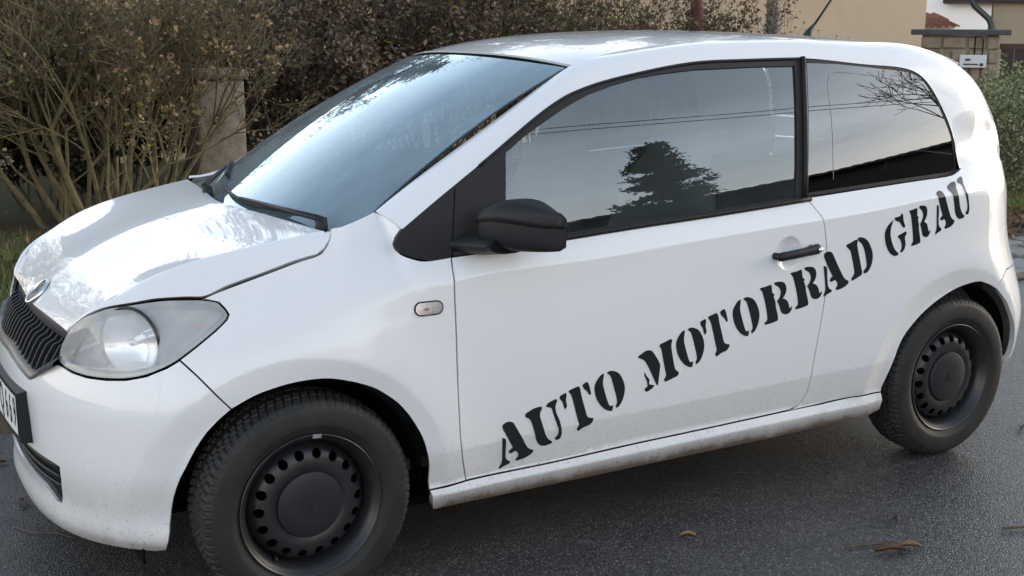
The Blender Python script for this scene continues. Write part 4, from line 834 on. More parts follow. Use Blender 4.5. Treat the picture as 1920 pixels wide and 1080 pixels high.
def litter(name, label, x0, x1, y0, y1, n, seed, size=.07):
    R = np.random.default_rng(seed); x = R.uniform(x0, x1, n); y = R.uniform(y0, y1, n); pts = [(a, b, verge_z(a, b)+.012+.02*R.random()) for a, b in zip(x, y)]
    o = leaves_obj(name, pts, size, m_litter, None, seed, .6, droop=0., curl=.4); return tag(o, label, 'leaf litter', kind='stuff')
litter('leaf_litter', 'brown fallen leaves along the road edge and in the grass on the left', -1.8, 2.6, 1.1, 5.3, 900, 5)
litter('leaf_litter', 'reddish brown fallen leaves between the paving and the grass on the right', 4.6, 10.4, 2.0, 2.95, 1500, 6)
litter('leaf_litter', 'scattered fallen leaves on the paving stones on the right', 4.2, 10, 1.15, 2.2, 90, 7, .06)
# single leaves and twigs on the road
def road_leaf(x, y, L, rot, lab, tone, w=.4):
    n = 7; V = []; F = []
    for i in range(n):
        t = i/(n-1); ww = L*w*.5*math.sin(math.pi*(t*.92+.04))**.8; c = .012*math.sin(math.pi*t)+.004; V += [((t-.5)*L, -ww, c+.010*(1-.5*t)), ((t-.5)*L, 0, c*.55), ((t-.5)*L, ww, c+.006)]
    F = [(i*3+j, (i+1)*3+j, (i+1)*3+j+1, i*3+j+1) for i in range(n-1) for j in range(2)]
    o = mesh_obj('fallen_leaf', V, F, m_litter); at = o.data.attributes.new('tone', 'FLOAT', 'POINT'); at.data.foreach_set('value', [tone]*len(V)); o.location = (x, y, .002); o.rotation_euler.z = rot; tag(o, lab, 'leaf', 'fallen leaves on the road'); 
    s = o.modifiers.new('solid', 'SOLIDIFY'); s.thickness = .001; return o
road_leaf(1.60, -1.30, .10, -.35, 'curled reddish brown leaf on the asphalt at lower right, beside the split twig', .5, .32); road_leaf(1.67, -1.31, .07, -.5, 'small folded pale leaf lying beside the curled leaf at lower right', .95, .3)
road_leaf(1.145, -.92, .05, -.4, 'narrow pale leaf on the asphalt below the middle of the door', .97, .18); road_leaf(2.0, -1.62, .07, .5, 'thin reddish leaf at the bottom right corner', .35, .25); road_leaf(1.78, -1.15, .04, 1., 'tiny dark red leaf on the asphalt right of the curled leaf', .2, .4)
road_leaf(-.57, .78, .07, .3, 'pale brown leaf on the road at the left edge, beside the bumper', .9, .5); road_leaf(-.55, .35, .06, 1.2, 'small orange-brown leaf on the road in front of the bumper', .7, .45)
road_leaf(2.9, -.75, .05, .7, 'dark leaf scrap on the wet asphalt right of the rear wheel', .1, .5)
def road_twig(pts, r, lab):
    o = MB().tube([(x, y, .004+r) for x, y in pts], [r]*(len(pts)-1)+[r*.4], 5).build('twig', m_twig); tag(o, lab, 'twig', 'twigs on the road')
road_twig([(1.50, -1.22), (1.56, -1.235), (1.62, -1.26)], .004, 'dark split twig touching the curled leaf at lower right'); road_twig([(2.02, -1.36), (2.08, -1.38), (2.12, -1.41)], .004, 'short black twig at the right edge of the road'); road_twig([(1.60, -.57), (1.66, -.585), (1.70, -.62)], .002, 'thin dark twig on the shaded road below the sill'); road_twig([(-.60, .16), (-.57, .10), (-.50, .05), (-.46, -.02)], .0025, 'thin twig on the road under the front bumper')

# ------------------------------------------------------------------ across the street (seen mirrored in the side windows)
def conifer(x, y, h, seed, label, wide=.27):
    R = random.Random(seed); t = empty('conifer', (x, y, 0)); tag(t, label, 'tree'); mb = MB(); pts = []
    mb.tube([(0, 0, -.1), (.05, 0, h*.5), (0, .03, h)], [.16, .10, .02], 8)
    for k in range(95):
        z = h*(.12+.86*(k/95)); Lr = (1-z/h)**.8*h*wide*R.uniform(.65, 1.1)+.12; a = k*2.4+R.random(); d = Vector((math.cos(a), math.sin(a), R.uniform(-.05, .28))); p = Vector((0, 0, z)); path = [tuple(p)]
        for s in range(6):
            p = p+d*(Lr/6); d = (d+Vector((R.gauss(0, .06), R.gauss(0, .06), .03))).normalized(); path.append(tuple(p))
            for _ in range(24+int(26*Lr)):
                o = R.gauss(0, .13*Lr*(.35+s/8)); c = Vector((-d.y, d.x, 0)); q = p+c*o+Vector((R.gauss(0, .05), R.gauss(0, .05), R.gauss(0, .045)-.02)); pts.append(tuple(q))
        mb.tube(path, [.03*(1-z/h)+.008]*6+[.003], 4, False)
    mb.build('trunk', m_twig, t); leaves_obj('crown', pts, .13, m_conif, t, seed, .35, droop=.15)
conifer(8.6, -10.6, 6.2, 2, 'dark spreading conifer across the street, mirrored in the door window')
for k, (x, y, h) in enumerate(((5.2, 15.6, 8.6), (8.2, 16.2, 9.0), (11.4, 15.8, 8.4), (14.4, 16.4, 8.8))):
    conifer(x, y, h, 50+k, ['tall conifer behind the beige house, %s from the left' % n for n in ('first', 'second', 'third', 'fourth')][k], .30)
R = random.Random(77); t = empty('bare_tree', (11.8, -5.6, 0)); tag(t, 'bare leafless tree across the street, mirrored in the rear side window', 'tree'); mb = MB(); tips = []; tw = []
for a in (0, 1.6, 3.1, 4.4): grow(mb, (0, 0, 0 if a == 0 else 1.6), (math.cos(a)*.5, math.sin(a)*.5, 1 if a == 0 else .8), 2.0, .13 if a == 0 else .08, 4, R, tips, tw, bend=.22, spread=.65, up=.08, minr=.006, shrink=.7)
mb.build('trunk', m_twig, t); leaves_obj('crown', [tuple(np.array(R.choice(tw))) for _ in range(300)], .05, m_dead, t, 9)
nh = empty('barn', (6.5, -16.5, 0)); tag(nh, 'dark wooden barn with a long pantiled roof across the street, mirrored in the windows', 'barn'); nh.rotation_euler.z = math.radians(38)
MB().box((0, -5, -.1), (17, 0, 4.5)).build('wall', m_wood, nh, smooth=False)
nr = empty('roof', (17, .0, 0), parent=nh); nr.rotation_euler.z = math.pi; tiled(-.3, 17.3, -.35, 4.4, math.radians(14), 8, m_oldtile, nr, .34, .36)
for k in range(5): big_shrub('twiggy_bush', ['low twiggy bush across the street, first from the left', 'low twiggy bush across the street, second from the left', 'low twiggy bush across the street, third from the left', 'low twiggy bush across the street, fourth from the left', 'low twiggy bush across the street, fifth from the left'][k], (-3+2.2*k, -11.5+.3*(k % 2), 0), 9, 3.4, 1.0, 140+k, 'twiggy bushes across the street', leafn=500, heads=False, size=.06, stem_r=.03, mbark=m_twig, depth=3, minr=.005, rad=.8)
for zc, lab in ((5.95, 'upper overhead cable across the street, mirrored in the windows'), (5.80, 'lower overhead cable across the street, mirrored in the windows')):
    tag(MB().tube([(x, -8.6, zc+.9*((x-8)/24)**2) for x in np.linspace(-16, 32, 33)], .011, 5).build('overhead_cable', m_gap), lab, 'cable', 'overhead cables')
for x in (-16, 32):
    up_ = empty('utility_pole', (x, -8.6, 0)); tag(up_, 'wooden utility pole at the %s end of the overhead cables' % ('left' if x < 0 else 'right'), 'pole'); MB().tube([(0, 0, -.2), (0, 0, 7.3)], [.13, .09], 10).build('shaft', m_twig, up_); MB().box((-.5, -.05, 6.8), (.5, .05, 6.9)).build('cross_arm', m_twig, up_, smooth=False)

# ------------------------------------------------------------------ the car
car = empty('car', (1.2, 0, 0))
tag(car, 'small white three-door hatchback with black stencil lettering along its side, parked on the asphalt', 'car')
car.location = (0, 0, 0)
SB = body; SBF = signed(body); SG = glass
def L_(x0, x1, k):       # character line as (arc, z) row
    xs = np.linspace(x0, x1, 40); zs = nspline(LX, k[:, 0], xs); s = _S[np.clip(np.searchsorted(_W[:, 0], xs), 0, len(_S)-1)]
    return s, zs
def rows_for(x0, x1, k, d=(0, .005, -.005)):
    s, z = L_(x0, x1, k); return [[(a, b+e) for a, b in zip(s, z)] for e in d]
def ring_rows(i, d=(0, .006, -.006)):
    cx, cz = ARCH[i]; o = []
    for e in d:
        a = np.linspace(.0, math.pi, 90); x = cx+(.412+e)*np.cos(a); z = cz+(.412+e)*np.sin(a)
        o.append([(float(np.interp(q, _W[:, 0], _S)), float(w)) for q, w in zip(x, z)])
    return o
crL = rows_for(.40, 2.05, K3); crU = rows_for(.40, 2.4, K5); crS = rows_for(.3, 2.1, K1, (0, .004, -.004))
fl0, fl1 = ring_rows(0), ring_rows(1)

# front bumper, one piece across the nose
half = [(0, .607), (.14, .600)]+T_BUMP_TOP+T_SEAM[1:]+smooth_line(T_ARCHF_BUMP, .02)[1:]+[(.735, .186), (.655, .184), (.50, .180), (.36, .178), (.15, .18), (0, .182)]
bumper_poly = half+[(-a, b) for a, b in half[::-1] if a > 0]
hh = [(0, .392), (.17, .390)]+T_INTAKE[1:8]+[T_INTAKE[8], (.15, T_INTAKE[8][1]+.004), (0, T_INTAKE[8][1]+.006)]
intake_poly = hh+[(-a, b) for a, b in hh[::-1] if a > 0]
bump_rows = [[(a, b+e) for a in np.linspace(-.8, .8, 120)] for b in (.215, .66) for e in (0,)]
front_bumper = panel('front_bumper', SBF, bumper_poly, m_paint, car, holes=[intake_poly[::-1]], h=.016, rows=[r for r in fl0], gap=.002, thick=.008, sides=(1,))[0]
# lower air intake: dark recessed insert with louvres
def recess(S, d):
    def T(a, b):
        P, N = normals_of(S, a, b); return P-N*d
    return T
it = panel('intake_insert', SBF, [(a*1.03, .335+(b-.335)*1.15) for a, b in intake_poly], m_black, front_bumper, h=.03, gap=0, thick=.002, off=-.022, sides=(1,))[0]
for zz in (.305, .335, .365):
    pts = [tuple(SBF(np.array([a]), np.array([zz]))[0]+np.array([.014, 0, 0])) for a in np.linspace(-.39, .39, 25)]
    MB().tube(pts, .006, 4).build('intake_louvre', m_black, front_bumper)

fender_poly = smooth_line(T_SEAM, .02)+smooth_line(T_ARCHF_FEND, .015)[1:]+T_FEND_BOT[1:]+smooth_line(T_DOORF, .02)[1:]+smooth_line(T_TRI_BOT, .01)[1:]+T_PSEAM[1:]+T_WSH[1:]+smooth_line(T_FHOOD, .012)+[(.8796, .8357), (.9153, .8296), (.9317, .815), (.9408, .8016), (.9346, .7895), (.9061, .7656), (.8635, .736)]
ind = T_INDIC; ic = np.mean(ind[:2], 0)
fenders = panel('front_fender', SB, fender_poly, m_paint, car, h=.014, rows=fl0+[[(a, b) for a, b in crU[0]]], sides=(-1, 1))
door_poly = smooth_line(T_BELT, .05)+smooth_line(T_DOORR, .015)+smooth_line(T_DOORB, .05)[1:]+smooth_line(T_DOORF, .02)[1:-1]
hc = (T_HANDLE[3][0]*.5+T_HANDLE[4][0]*.5, .5*(T_HANDLE[3][1]+T_HANDLE[4][1])); HR = .0545
cup = [(hc[0]+HR*math.cos(a), hc[1]+HR*math.sin(a)) for a in np.linspace(0, 2*math.pi, 41)[:-1]]
doors = panel('door', SB, door_poly, m_paint, car, holes=[cup], h=.018, rows=crL+crU, sides=(-1, 1), thick=.02)
# round scoop behind the handle
def cupS(a, b):
    P, N = normals_of(SB, a, b); r = np.hypot(a-hc[0], b-hc[1])/HR; d = np.where(r < 1, .019*(1-np.clip(r, 0, 1)**2)**1.0, 0); return P-N*d[..., None]
for d_, sd in zip(doors, (-1, 1)):
    panel('handle_recess', cupS, cup, m_paint, d_, h=.006, gap=0, thick=.001, sides=(sd,))
quarter_poly = smooth_line(T_BELT2, .05)+[(3.625, 1.024), (3.655, 1.0376), (4.127, 1.0376), (4.135, .9), (4.13, .75), (4.08, .672), (3.97, .660)]+T_RSEAM[::-1]+smooth_line(T_ARCHR[1:], .015)[::-1][1:]+T_SILLGAP2[:3][::-1]+smooth_line(T_DOORR, .015)[::-1][1:]
quarters = panel('rear_quarter_panel', SB, quarter_poly, m_paint, car, h=.017, rows=crL+crU+fl1, sides=(-1, 1), thick=.02)
sill_poly = T_FEND_BOT[:1]+T_FEND_BOT[-1:]+smooth_line(T_DOORB, .1)[::-1][1:]+T_SILLGAP2[1:3]+[T_ARCHR[1], (3.2315, .2193), (3.19, .207), (2.76, .198), (2.04, .199), (1.5024, .202)]
sills = panel('sill', SB, sill_poly, m_paint, car, h=.016, rows=crS, sides=(-1, 1), thick=.03)
rb = smooth_line(T_ARCHR2, .015); rb_half = rb+[(4.2, .265), (SMAX-.001, .265), (SMAX-.001, .662), (4.08, .668), (3.97, .656)]+T_RSEAM[::-1]
panel('rear_bumper', SB, rb_half, m_paint, car, h=.025, sides=(-1, 1), rows=fl1, thick=.02)
panel('tailgate', SB, [(4.13, .676), (SMAX-.001, .676), (SMAX-.001, 1.03), (4.139, 1.03), (4.14, .9), (4.137, .75)], m_paint, car, h=.03, sides=(-1, 1))
lampS = [(4.16, .70), (4.30, .70), (4.31, .80), (4.28, .93), (4.20, .945), (4.17, .86)]
panel('tail_lamp', SB, smooth_line(lampS, .01, True), m_redlens, car, h=.02, gap=0, off=.004, thick=.006, sides=(-1, 1))

# dark backing behind every shut line
for ln in (T_SEAM, T_FEND_BOT, T_DOORF, T_DOORR, T_DOORB, T_SILLGAP2, T_PSEAM, T_RSEAM, T_HEADLIGHT+T_HEADLIGHT[:1], T_BELT):
    strip('shut_line', SB, ln, m_gap, car, w=.02, depth=.016)
strip('shut_line', SB, T_FHOOD, m_gap, car, w=.013, depth=.02)
strip('shut_line', SBF, half[:13]+[], m_gap, car, w=.02, depth=.03)

# bonnet, roof, pillars
us = np.concatenate([np.linspace(-.992, -.875, 9), [-.868, -.86, -.852], np.linspace(-.84, .84, 57), [.852, .86, .868], np.linspace(.875, .992, 9)])
bonnet = gridpanel('bonnet', hood, us, np.linspace(.004, .994, 60), m_paint, car, thick=.03)[0]
gridpanel('bonnet_lining', hood, np.linspace(-.99, .99, 30), np.linspace(.02, .98, 20), m_gap, car, thick=0, off=-.035)
gridpanel('roof', roof, np.linspace(-.992, .992, 45), np.linspace(.006, 1, 60), m_paint, car, thick=.02)
gridpanel('roof_lining', roof, np.linspace(-.97, .97, 20), np.linspace(.045, .97, 30), m_roofl, car, thick=0, off=-.035)
MB().tube([tuple(roof(u, 0.)+np.array([-.003, 0, -.008])) for u in np.linspace(-.99, .99, 40)], .006, 6).build('header_seal', m_gap, car)
bt = np.concatenate([np.linspace(0, .16, 6), np.linspace(.2, .992, 18)])
pillars = gridpanel('roof_rail', band, np.linspace(.001, 1, 220), bt, m_paint, car, thick=.012, sides=(-1, 1))
pl = gridpanel('pillar_lining', band, np.linspace(.001, .97, 80), np.linspace(.02, .98, 8), m_roofl, car, thick=0, off=-.02, sides=(-1, 1))
for sd in (-1, 1):
    pts = [tuple(p*np.array([1, sd, 1])) for p in nspline(BV[:15]/BLEN, B3, np.linspace(.005, .70, 60))-np.array([0, 0, .004])]
    MB().tube(pts, .0035, 6).build('roof_joint', m_gap, car)
# tailgate upper part with its window
def hatch(u, v):
    u = np.asarray(u, float); v = np.asarray(v, float); u, v = np.broadcast_arrays(u, v); sh = u.shape; u = u.ravel(); v = v.ravel()
    b = nspline(BV[:15]/BLEN, B3, BV[10]/BLEN+(1-BV[10]/BLEN)*(1-v)); q = 1-u*u
    return np.stack([b[:, 0]+.085*q, b[:, 1]*u, b[:, 2]+.012*q*(1-v)*0], -1).reshape(sh+(3,))
gridpanel('tailgate_frame', hatch, np.linspace(-1, 1, 30), np.linspace(0, .22, 5), m_paint, car, thick=.01)
gridpanel('rear_window', hatch, np.linspace(-.98, .98, 30), np.linspace(.23, .86, 14), m_dark_glass, car, thick=0)
gridpanel('tailgate_spoiler', hatch, np.linspace(-1, 1, 30), np.linspace(.87, 1, 5), m_paint, car, thick=.02)

# windscreen
gridpanel('windscreen', wind, np.linspace(-.99, .99, 50), np.linspace(-.11, .985, 40), m_wind, car, thick=.004, off=.001)
m_frit = mat('windscreen_black_border', (.006, .006, .007), .25)
gridpanel('windscreen_border', wind, np.linspace(-.99, .99, 50), np.linspace(.955, .99, 3), m_frit, car, thick=0, off=-.003)
gridpanel('windscreen_border', wind, np.linspace(-.99, .99, 50), np.linspace(-.115, -.05, 5), m_frit, car, thick=0, off=-.003)
for a, b in ((-1.0, -.965), (.965, 1.0)):
    gridpanel('windscreen_border', wind, np.linspace(a, b, 3), np.linspace(0, .99, 30), m_frit, car, thick=0, off=-.003)
# cowl between bonnet and glass
def cowl(u, v):
    u = np.asarray(u, float); v = np.asarray(v, float); u, v = np.broadcast_arrays(u, v)
    a = hood(u*.985, np.full_like(u, .985))-np.array([.03, 0, .012]); b = wind(u*.985, np.full_like(u, .004)); k = 4*v*(1-v)
    o = a+(b-a)*v[..., None]; o[..., 2] -= .012*k; return o
gridpanel('windscreen_cowl', cowl, np.linspace(-.42, 1, 40), np.linspace(0, 1, 8), m_black, car, thick=0, off=-.002)

# side glazing
fr_out = smooth_line([tuple(b) for b in B0[:9]], .03)+BPIL[1:]+BELTG[1:]+[T_DLO[6], T_DLO[5], T_DLO[4], T_DLO[3], T_DLO[2], T_DLO[1]]
for sd, d_ in zip((-1, 1), doors):
    panel('window_frame', SG, fr_out, m_seal, d_, holes=[DOOR_GLASS], h=.022, gap=.001, thick=.012, off=.007, sides=(sd,))
    panel('door_window', SG, [(x+(.004 if x < 1 else -.004)*0, z) for x, z in DOOR_GLASS], m_glass, d_, h=.04, gap=-.004, thick=.003, off=.001, sides=(sd,))
    # raised weather strips along the frame
    top = smooth_line([tuple(b) for b in B0[2:9]], .03)
    P, N = normals_of(SG, np.array(top)[:, 0], np.array(top)[:, 1]-.004)
    MB().tube([tuple(p*np.array([1, sd, 1])) for p in P+N*.008], .005, 6).build('weather_strip', m_seal, d_)
    belt = smooth_line(BELTG[:6], .05); P, N = normals_of(SG, np.array(belt)[:, 0], np.array(belt)[:, 1]+.006)
    P = P+N*.012
    mb = MB(); mb.tube([tuple(p*np.array([1, sd, 1])) for p in P], .0085, 8); mb.build('belt_strip', m_seal, d_)
    # black sail panel line and pillar strip
    dv = [(.4345, .9024), (.441, .95), (.4535, 1.0169), (.466, 1.082)]; P, N = normals_of(SG, np.array(dv)[:, 0], np.array(dv)[:, 1])
    MB().tube([tuple(p*np.array([1, sd, 1])) for p in P+N*.0065], .002, 4).build('sail_joint', m_gap, d_)
m_line = mat('pale_trim_line', (.26, .28, .30), .4)
m_edge = mat('bare_pillar_edge', (.42, .38, .33), .35, .3)
rear_glass = REAR_GLASS[:8]+[(2.4300, 1.0335)]+[tuple(b) for b in smooth_line([tuple(b) for b in B0[9:]], .03)[::-1]][1:]+[(1.93, 1.4035)]
for sd, q_ in zip((-1, 1), quarters):
    panel('quarter_window', SG, rear_glass, m_dark_glass, q_, h=.04, gap=.003, thick=.004, off=.002, sides=(sd,))
    panel('quarter_window_seal', SG, rear_glass, m_seal, q_, holes=[[tuple(p) for p in inset_poly(densify(rear_glass, .03), .009)][::-1]], h=.03, gap=-.002, thick=.006, off=.0035, sides=(sd,))
    wl = smooth_line([(1.835, 1.03), (1.86, 1.2), (1.872, 1.33), (1.885, 1.358), (1.915, 1.368), (2.05, 1.357), (2.2, 1.335), (2.265, 1.312), (2.30, 1.26)], .03); P, N = normals_of(SG, np.array(wl)[:, 0], np.array(wl)[:, 1])
    MB().tube([tuple(p*np.array([1, sd, 1])) for p in P+N*.0025], .0011, 4).build('trim_edge_line', m_line, q_)  # pale line added on the glass, imitating the inner trim edge showing in it
    bp = smooth_line([(x-.004, z) for x, z in BPIL], .05); P, N = normals_of(SG, np.array(bp)[:, 0], np.array(bp)[:, 1])
    MB().tube([tuple(p*np.array([1, sd, 1])) for p in P+N*.010], .009, 8).build('pillar_strip', m_seal, q_)
    bp = [(x+.007, z) for x, z in bp]; P, N = normals_of(SG, np.array(bp)[:, 0], np.array(bp)[:, 1])
    MB().tube([tuple(p*np.array([1, sd, 1])) for p in P+N*.006], .0028, 6).build('pillar_edge', m_edge, q_)

# grille
def grille_edge(y):      # top and bottom height of the grille opening at lateral position y
    y = abs(y); return .733, (.607-.02*(y/.28) if y < .28 else .587+(y-.28)/(.41-.28)*.065)
grille = empty('grille', (0, 0, 0), parent=car)
def gx(y, z): return float(np.interp(z, [.58, .62, .66, .735], [-.600, -.594, -.575, -.527]))+.20*max(0, abs(y)-.02)**2*1.0
mb = MB(); ys = np.linspace(-.415, .415, 61); V = []
for y in ys:
    zt, zb = grille_edge(y); zs = np.linspace(zb-.01, zt+.01, 8); V += [(gx(y, z)+.045, y, z) for z in zs]
mb.add(V, [(i*8+j, (i+1)*8+j, (i+1)*8+j+1, i*8+j+1) for i in range(60) for j in range(7)]); mb.build('grille_backing', m_gap, grille)
for sgn in (0, 1):       # frame: bottom and top lips
    mb = MB(); V = []
    for y in ys:
        zt, zb = grille_edge(y)
        if sgn == 0: prof = [(gx(y, zb)-.004, zb-.004), (gx(y, zb)-.003, zb+.006), (gx(y, zb+.02)+.012, zb+.024), (gx(y, zb+.02)+.045, zb+.024)]
        else: prof = [(gx(y, zt)+.04, zt-.030), (gx(y, zt)+.004, zt-.030), (gx(y, zt)-.001, zt-.012), (gx(y, zt)+.006, zt+.004)]
        V += [(x, y, z) for x, z in prof]
    mb.add(V, [(i*4+j, (i+1)*4+j, (i+1)*4+j+1, i*4+j+1) for i in range(60) for j in range(3)]); autosmooth(mb.build('grille_frame', m_grey, grille), 50)
for k in range(-9, 10):
    y = k*.0415; zt, zb = grille_edge(y); zt -= .028; zb += .022; mb = MB()
    if zt-zb < .02: continue
    prof = [(gx(y, z)+.006+(.014 if z > zt-.012 else 0), z) for z in np.linspace(zb, zt, 9)]
    for sgn in (-1, 1):
        pass
    V = []; 
    for x, z in prof: V += [(x, y-.0045, z), (x-.002, y, z), (x, y+.0045, z), (x+.035, y+.003, z), (x+.035, y-.003, z)]
    F = [(i*5+j, i*5+(j+1) % 5, (i+1)*5+(j+1) % 5, (i+1)*5+j) for i in range(8) for j in range(5)]+[(4, 3, 2, 1, 0), tuple(40+j for j in range(5))]
    autosmooth(mb.add(V, F).build('grille_slat', m_black, grille), 30)

# round badge on the nose: chrome ring, dark field, winged-arrow relief
b_u, b_v = 0.0, .075
Pb, Nb = normals_of(hood, np.array([b_u]), np.array([b_v]), .01); Pb, Nb = Pb[0], Nb[0]
Nb = Nb/np.linalg.norm(Nb); zx = np.array([0, 1., 0]); zu = np.cross(zx, Nb)*-1; zu = zu if zu[2] > 0 else -zu
badge = empty('badge', parent=car); BM = Matrix((Vector(zx), Vector(zu), Vector(Nb))).transposed().to_4x4(); BM.translation = Vector(Pb)+Vector(Nb)*.002; badge.matrix_world = BM
def build_badge(parent, R, mring, mfield, mrel):
    MB().lathe([(R*.84, .002), (R*.86, .005), (R*.93, .007), (R*.99, .004), (R, 0)], 48, 'z').build('badge_ring', mring, parent)
    MB().lathe([(.0001, .0022), (R*.86, .0022)], 40, 'z').build('badge_field', mfield, parent)
    # arrow with three feathers
    mb = MB(); s = R*.8
    def ext(pts, z0=.0022, z1=.0052):
        n = len(pts); mb.add([(x*s, y*s, z0) for x, y in pts]+[(x*s, y*s, z1) for x, y in pts], [tuple(range(n, 2*n))]+[(i, (i+1) % n, n+(i+1) % n, n+i) for i in range(n)])
    ext([(-.1, -.85), (.62, -.45), (.25, -.42), (.2, -.1), (-.12, -.1), (-.15, -.45)])
    for k in range(3):
        x = -.35+.26*k; ext([(x, -.05), (x+.17, -.05), (x+.30, .62-.12*k), (x+.10, .74-.10*k)])
    autosmooth(mb.build('badge_relief', mrel, parent), 30)
build_badge(badge, .045, m_chrome, mat('badge_field_dark', (.03, .04, .04), .3), m_chrome)

# number plate on its holder
plate = empty('number_plate', parent=car)
def platex(y): return -.628+.22*y*y*0+.12*y*y
mb = MB(); V = []
ysp = np.linspace(-.265, .265, 25)
for y in ysp: V += [(platex(y)+.028, y, .405), (platex(y)-.003, y, .408), (platex(y)-.004, y, .548), (platex(y)+.028, y, .552)]
mb.add(V, [(i*4+j, (i+1)*4+j, (i+1)*4+(j+1) % 4, i*4+(j+1) % 4) for i in range(24) for j in range(4)]+[(0, 1, 2, 3), (99, 98, 97, 96)]); autosmooth(mb.build('plate_holder', m_black, plate), 30)
mb = MB(); V = []
ysp = np.linspace(-.257, .257, 25)
for y in ysp: V += [(platex(y)-.0062, y, .430), (platex(y)-.0062, y, .538)]
mb.add(V, [(i*2, (i+1)*2, (i+1)*2+1, i*2+1) for i in range(24)]); mb.build('plate_face', m_plate, plate)
def text_mesh(body_txt, size):
    c = bpy.data.curves.new('txt', 'FONT'); c.body = body_txt; c.size = size; c.align_x = 'CENTER'; c.align_y = 'CENTER'; c.offset = size*.012
    o = bpy.data.objects.new('txt', c); col.objects.link(o); dg = bpy.context.evaluated_depsgraph_get(); me = bpy.data.meshes.new_from_object(o.evaluated_get(dg)); bpy.data.objects.remove(o); return me
m_ink = mat('plate_black_ink', (.012, .012, .013), .4)
for ch, yy in zip('DQ669', (-.015+.03, -.055, -.130, -.182, -.232)):
    me = text_mesh(ch, .118); me.materials.append(m_ink)
    o = link(bpy.data.objects.new('plate_character', me), plate); sl = .24*yy
    o.matrix_world = Matrix.Translation((platex(yy)-.0070, yy, .484)) @ Matrix(((0, sl*0, -1, 0), (-1, 0, 0, 0), (0, 1, 0, 0), (0, 0, 0, 1))) @ Matrix.Diagonal((.62, 1, 1, 1))

# headlights
hl_poly = smooth_line(T_HEADLIGHT, .012, True)
for sd in (-1, 1):
    hlamp = empty('headlight', parent=car)
    panel('headlight_lens', SB, hl_poly, m_lens, hlamp, h=.012, gap=.003, thick=.006, sides=(sd,))
    hin = [tuple(p) for p in inset_poly(hl_poly, .007)]
    panel('headlight_rim', SB, hl_poly, m_gloss, hlamp, holes=[hin[::-1]], h=.012, gap=.003, thick=.03, off=-.003, sides=(sd,))
    # housing bowl: outline swept back and in
    base = np.array(densify(hin, .02)); P, N = normals_of(SB, base[:, 0], base[:, 1]); n = len(P); rings = [P-N*.004]
    ctr = P.mean(0)+np.array([.10, -.07, 0])
    for f, d in ((.86, .05), (.66, .085), (.3, .105)):
        q = P-N*.004; c = q.mean(0); rings.append(c+(q-c)*f+np.array([.62, -.78, 0])*d)
    V = np.concatenate(rings)*np.array([1, sd, 1]); F = [(r*n+i, r*n+(i+1) % n, (r+1)*n+(i+1) % n, (r+1)*n+i) for r in range(3) for i in range(n)]+[tuple(3*n+i for i in range(n))]
    mesh_obj('headlight_housing', V, F, mat('headlight_housing_grey', (.62, .62, .63), .30, .35) if sd < 0 else MATS['headlight_housing_grey'], hlamp)
    # main reflector dish and side lamp dish
    for (s_, z_, R, dp, nm) in ((.655, .735, .088, .05, 'main_reflector'),):
        P0, N0 = normals_of(SB, np.array([s_]), np.array([z_])); ax = Vector((-.80, sd*.60, 0)).normalized() if nm == 'main_reflector' else Vector((-.92, sd*.38, .0)).normalized()
        org = Vector((P0[0]-N0[0]*.024)*np.array([1, sd, 1]))
        q = ax.to_track_quat('Z', 'Y').to_matrix().to_4x4(); q.translation = org
        prof = [(R, .0), (R*.97, -.006), (R*.8, -.021), (R*.6, -.034), (R*.35, -.045), (.012, -.05)]
        o = MB().lathe(prof, 40, 'z').build(nm, m_silver, hlamp); o.matrix_world = q
        o = MB().lathe([(R*1.07, -.004), (R*1.05, .004), (R*.99, .001), (R*.985, -.006)], 40, 'z').build('reflector_bezel', m_gloss if nm == 'main_reflector' else m_silver, hlamp); o.matrix_world = q
        o = MB().lathe([(.0001, .0), (.009, -.003), (.012, -.012), (.012, -.05)], 16, 'z').build('bulb_shield', m_chrome, hlamp); o.matrix_world = q
    P0, N0 = normals_of(SB, np.array([.865]), np.array([.785])); c = (P0[0]-N0[0]*.03)*np.array([1, sd, 1])
    MB().lathe([(.0001, .012), (.005, .009), (.007, 0), (.004, -.013), (.0001, -.015)], 14, 'x', c).build('indicator_bulb', m_orange, hlamp)

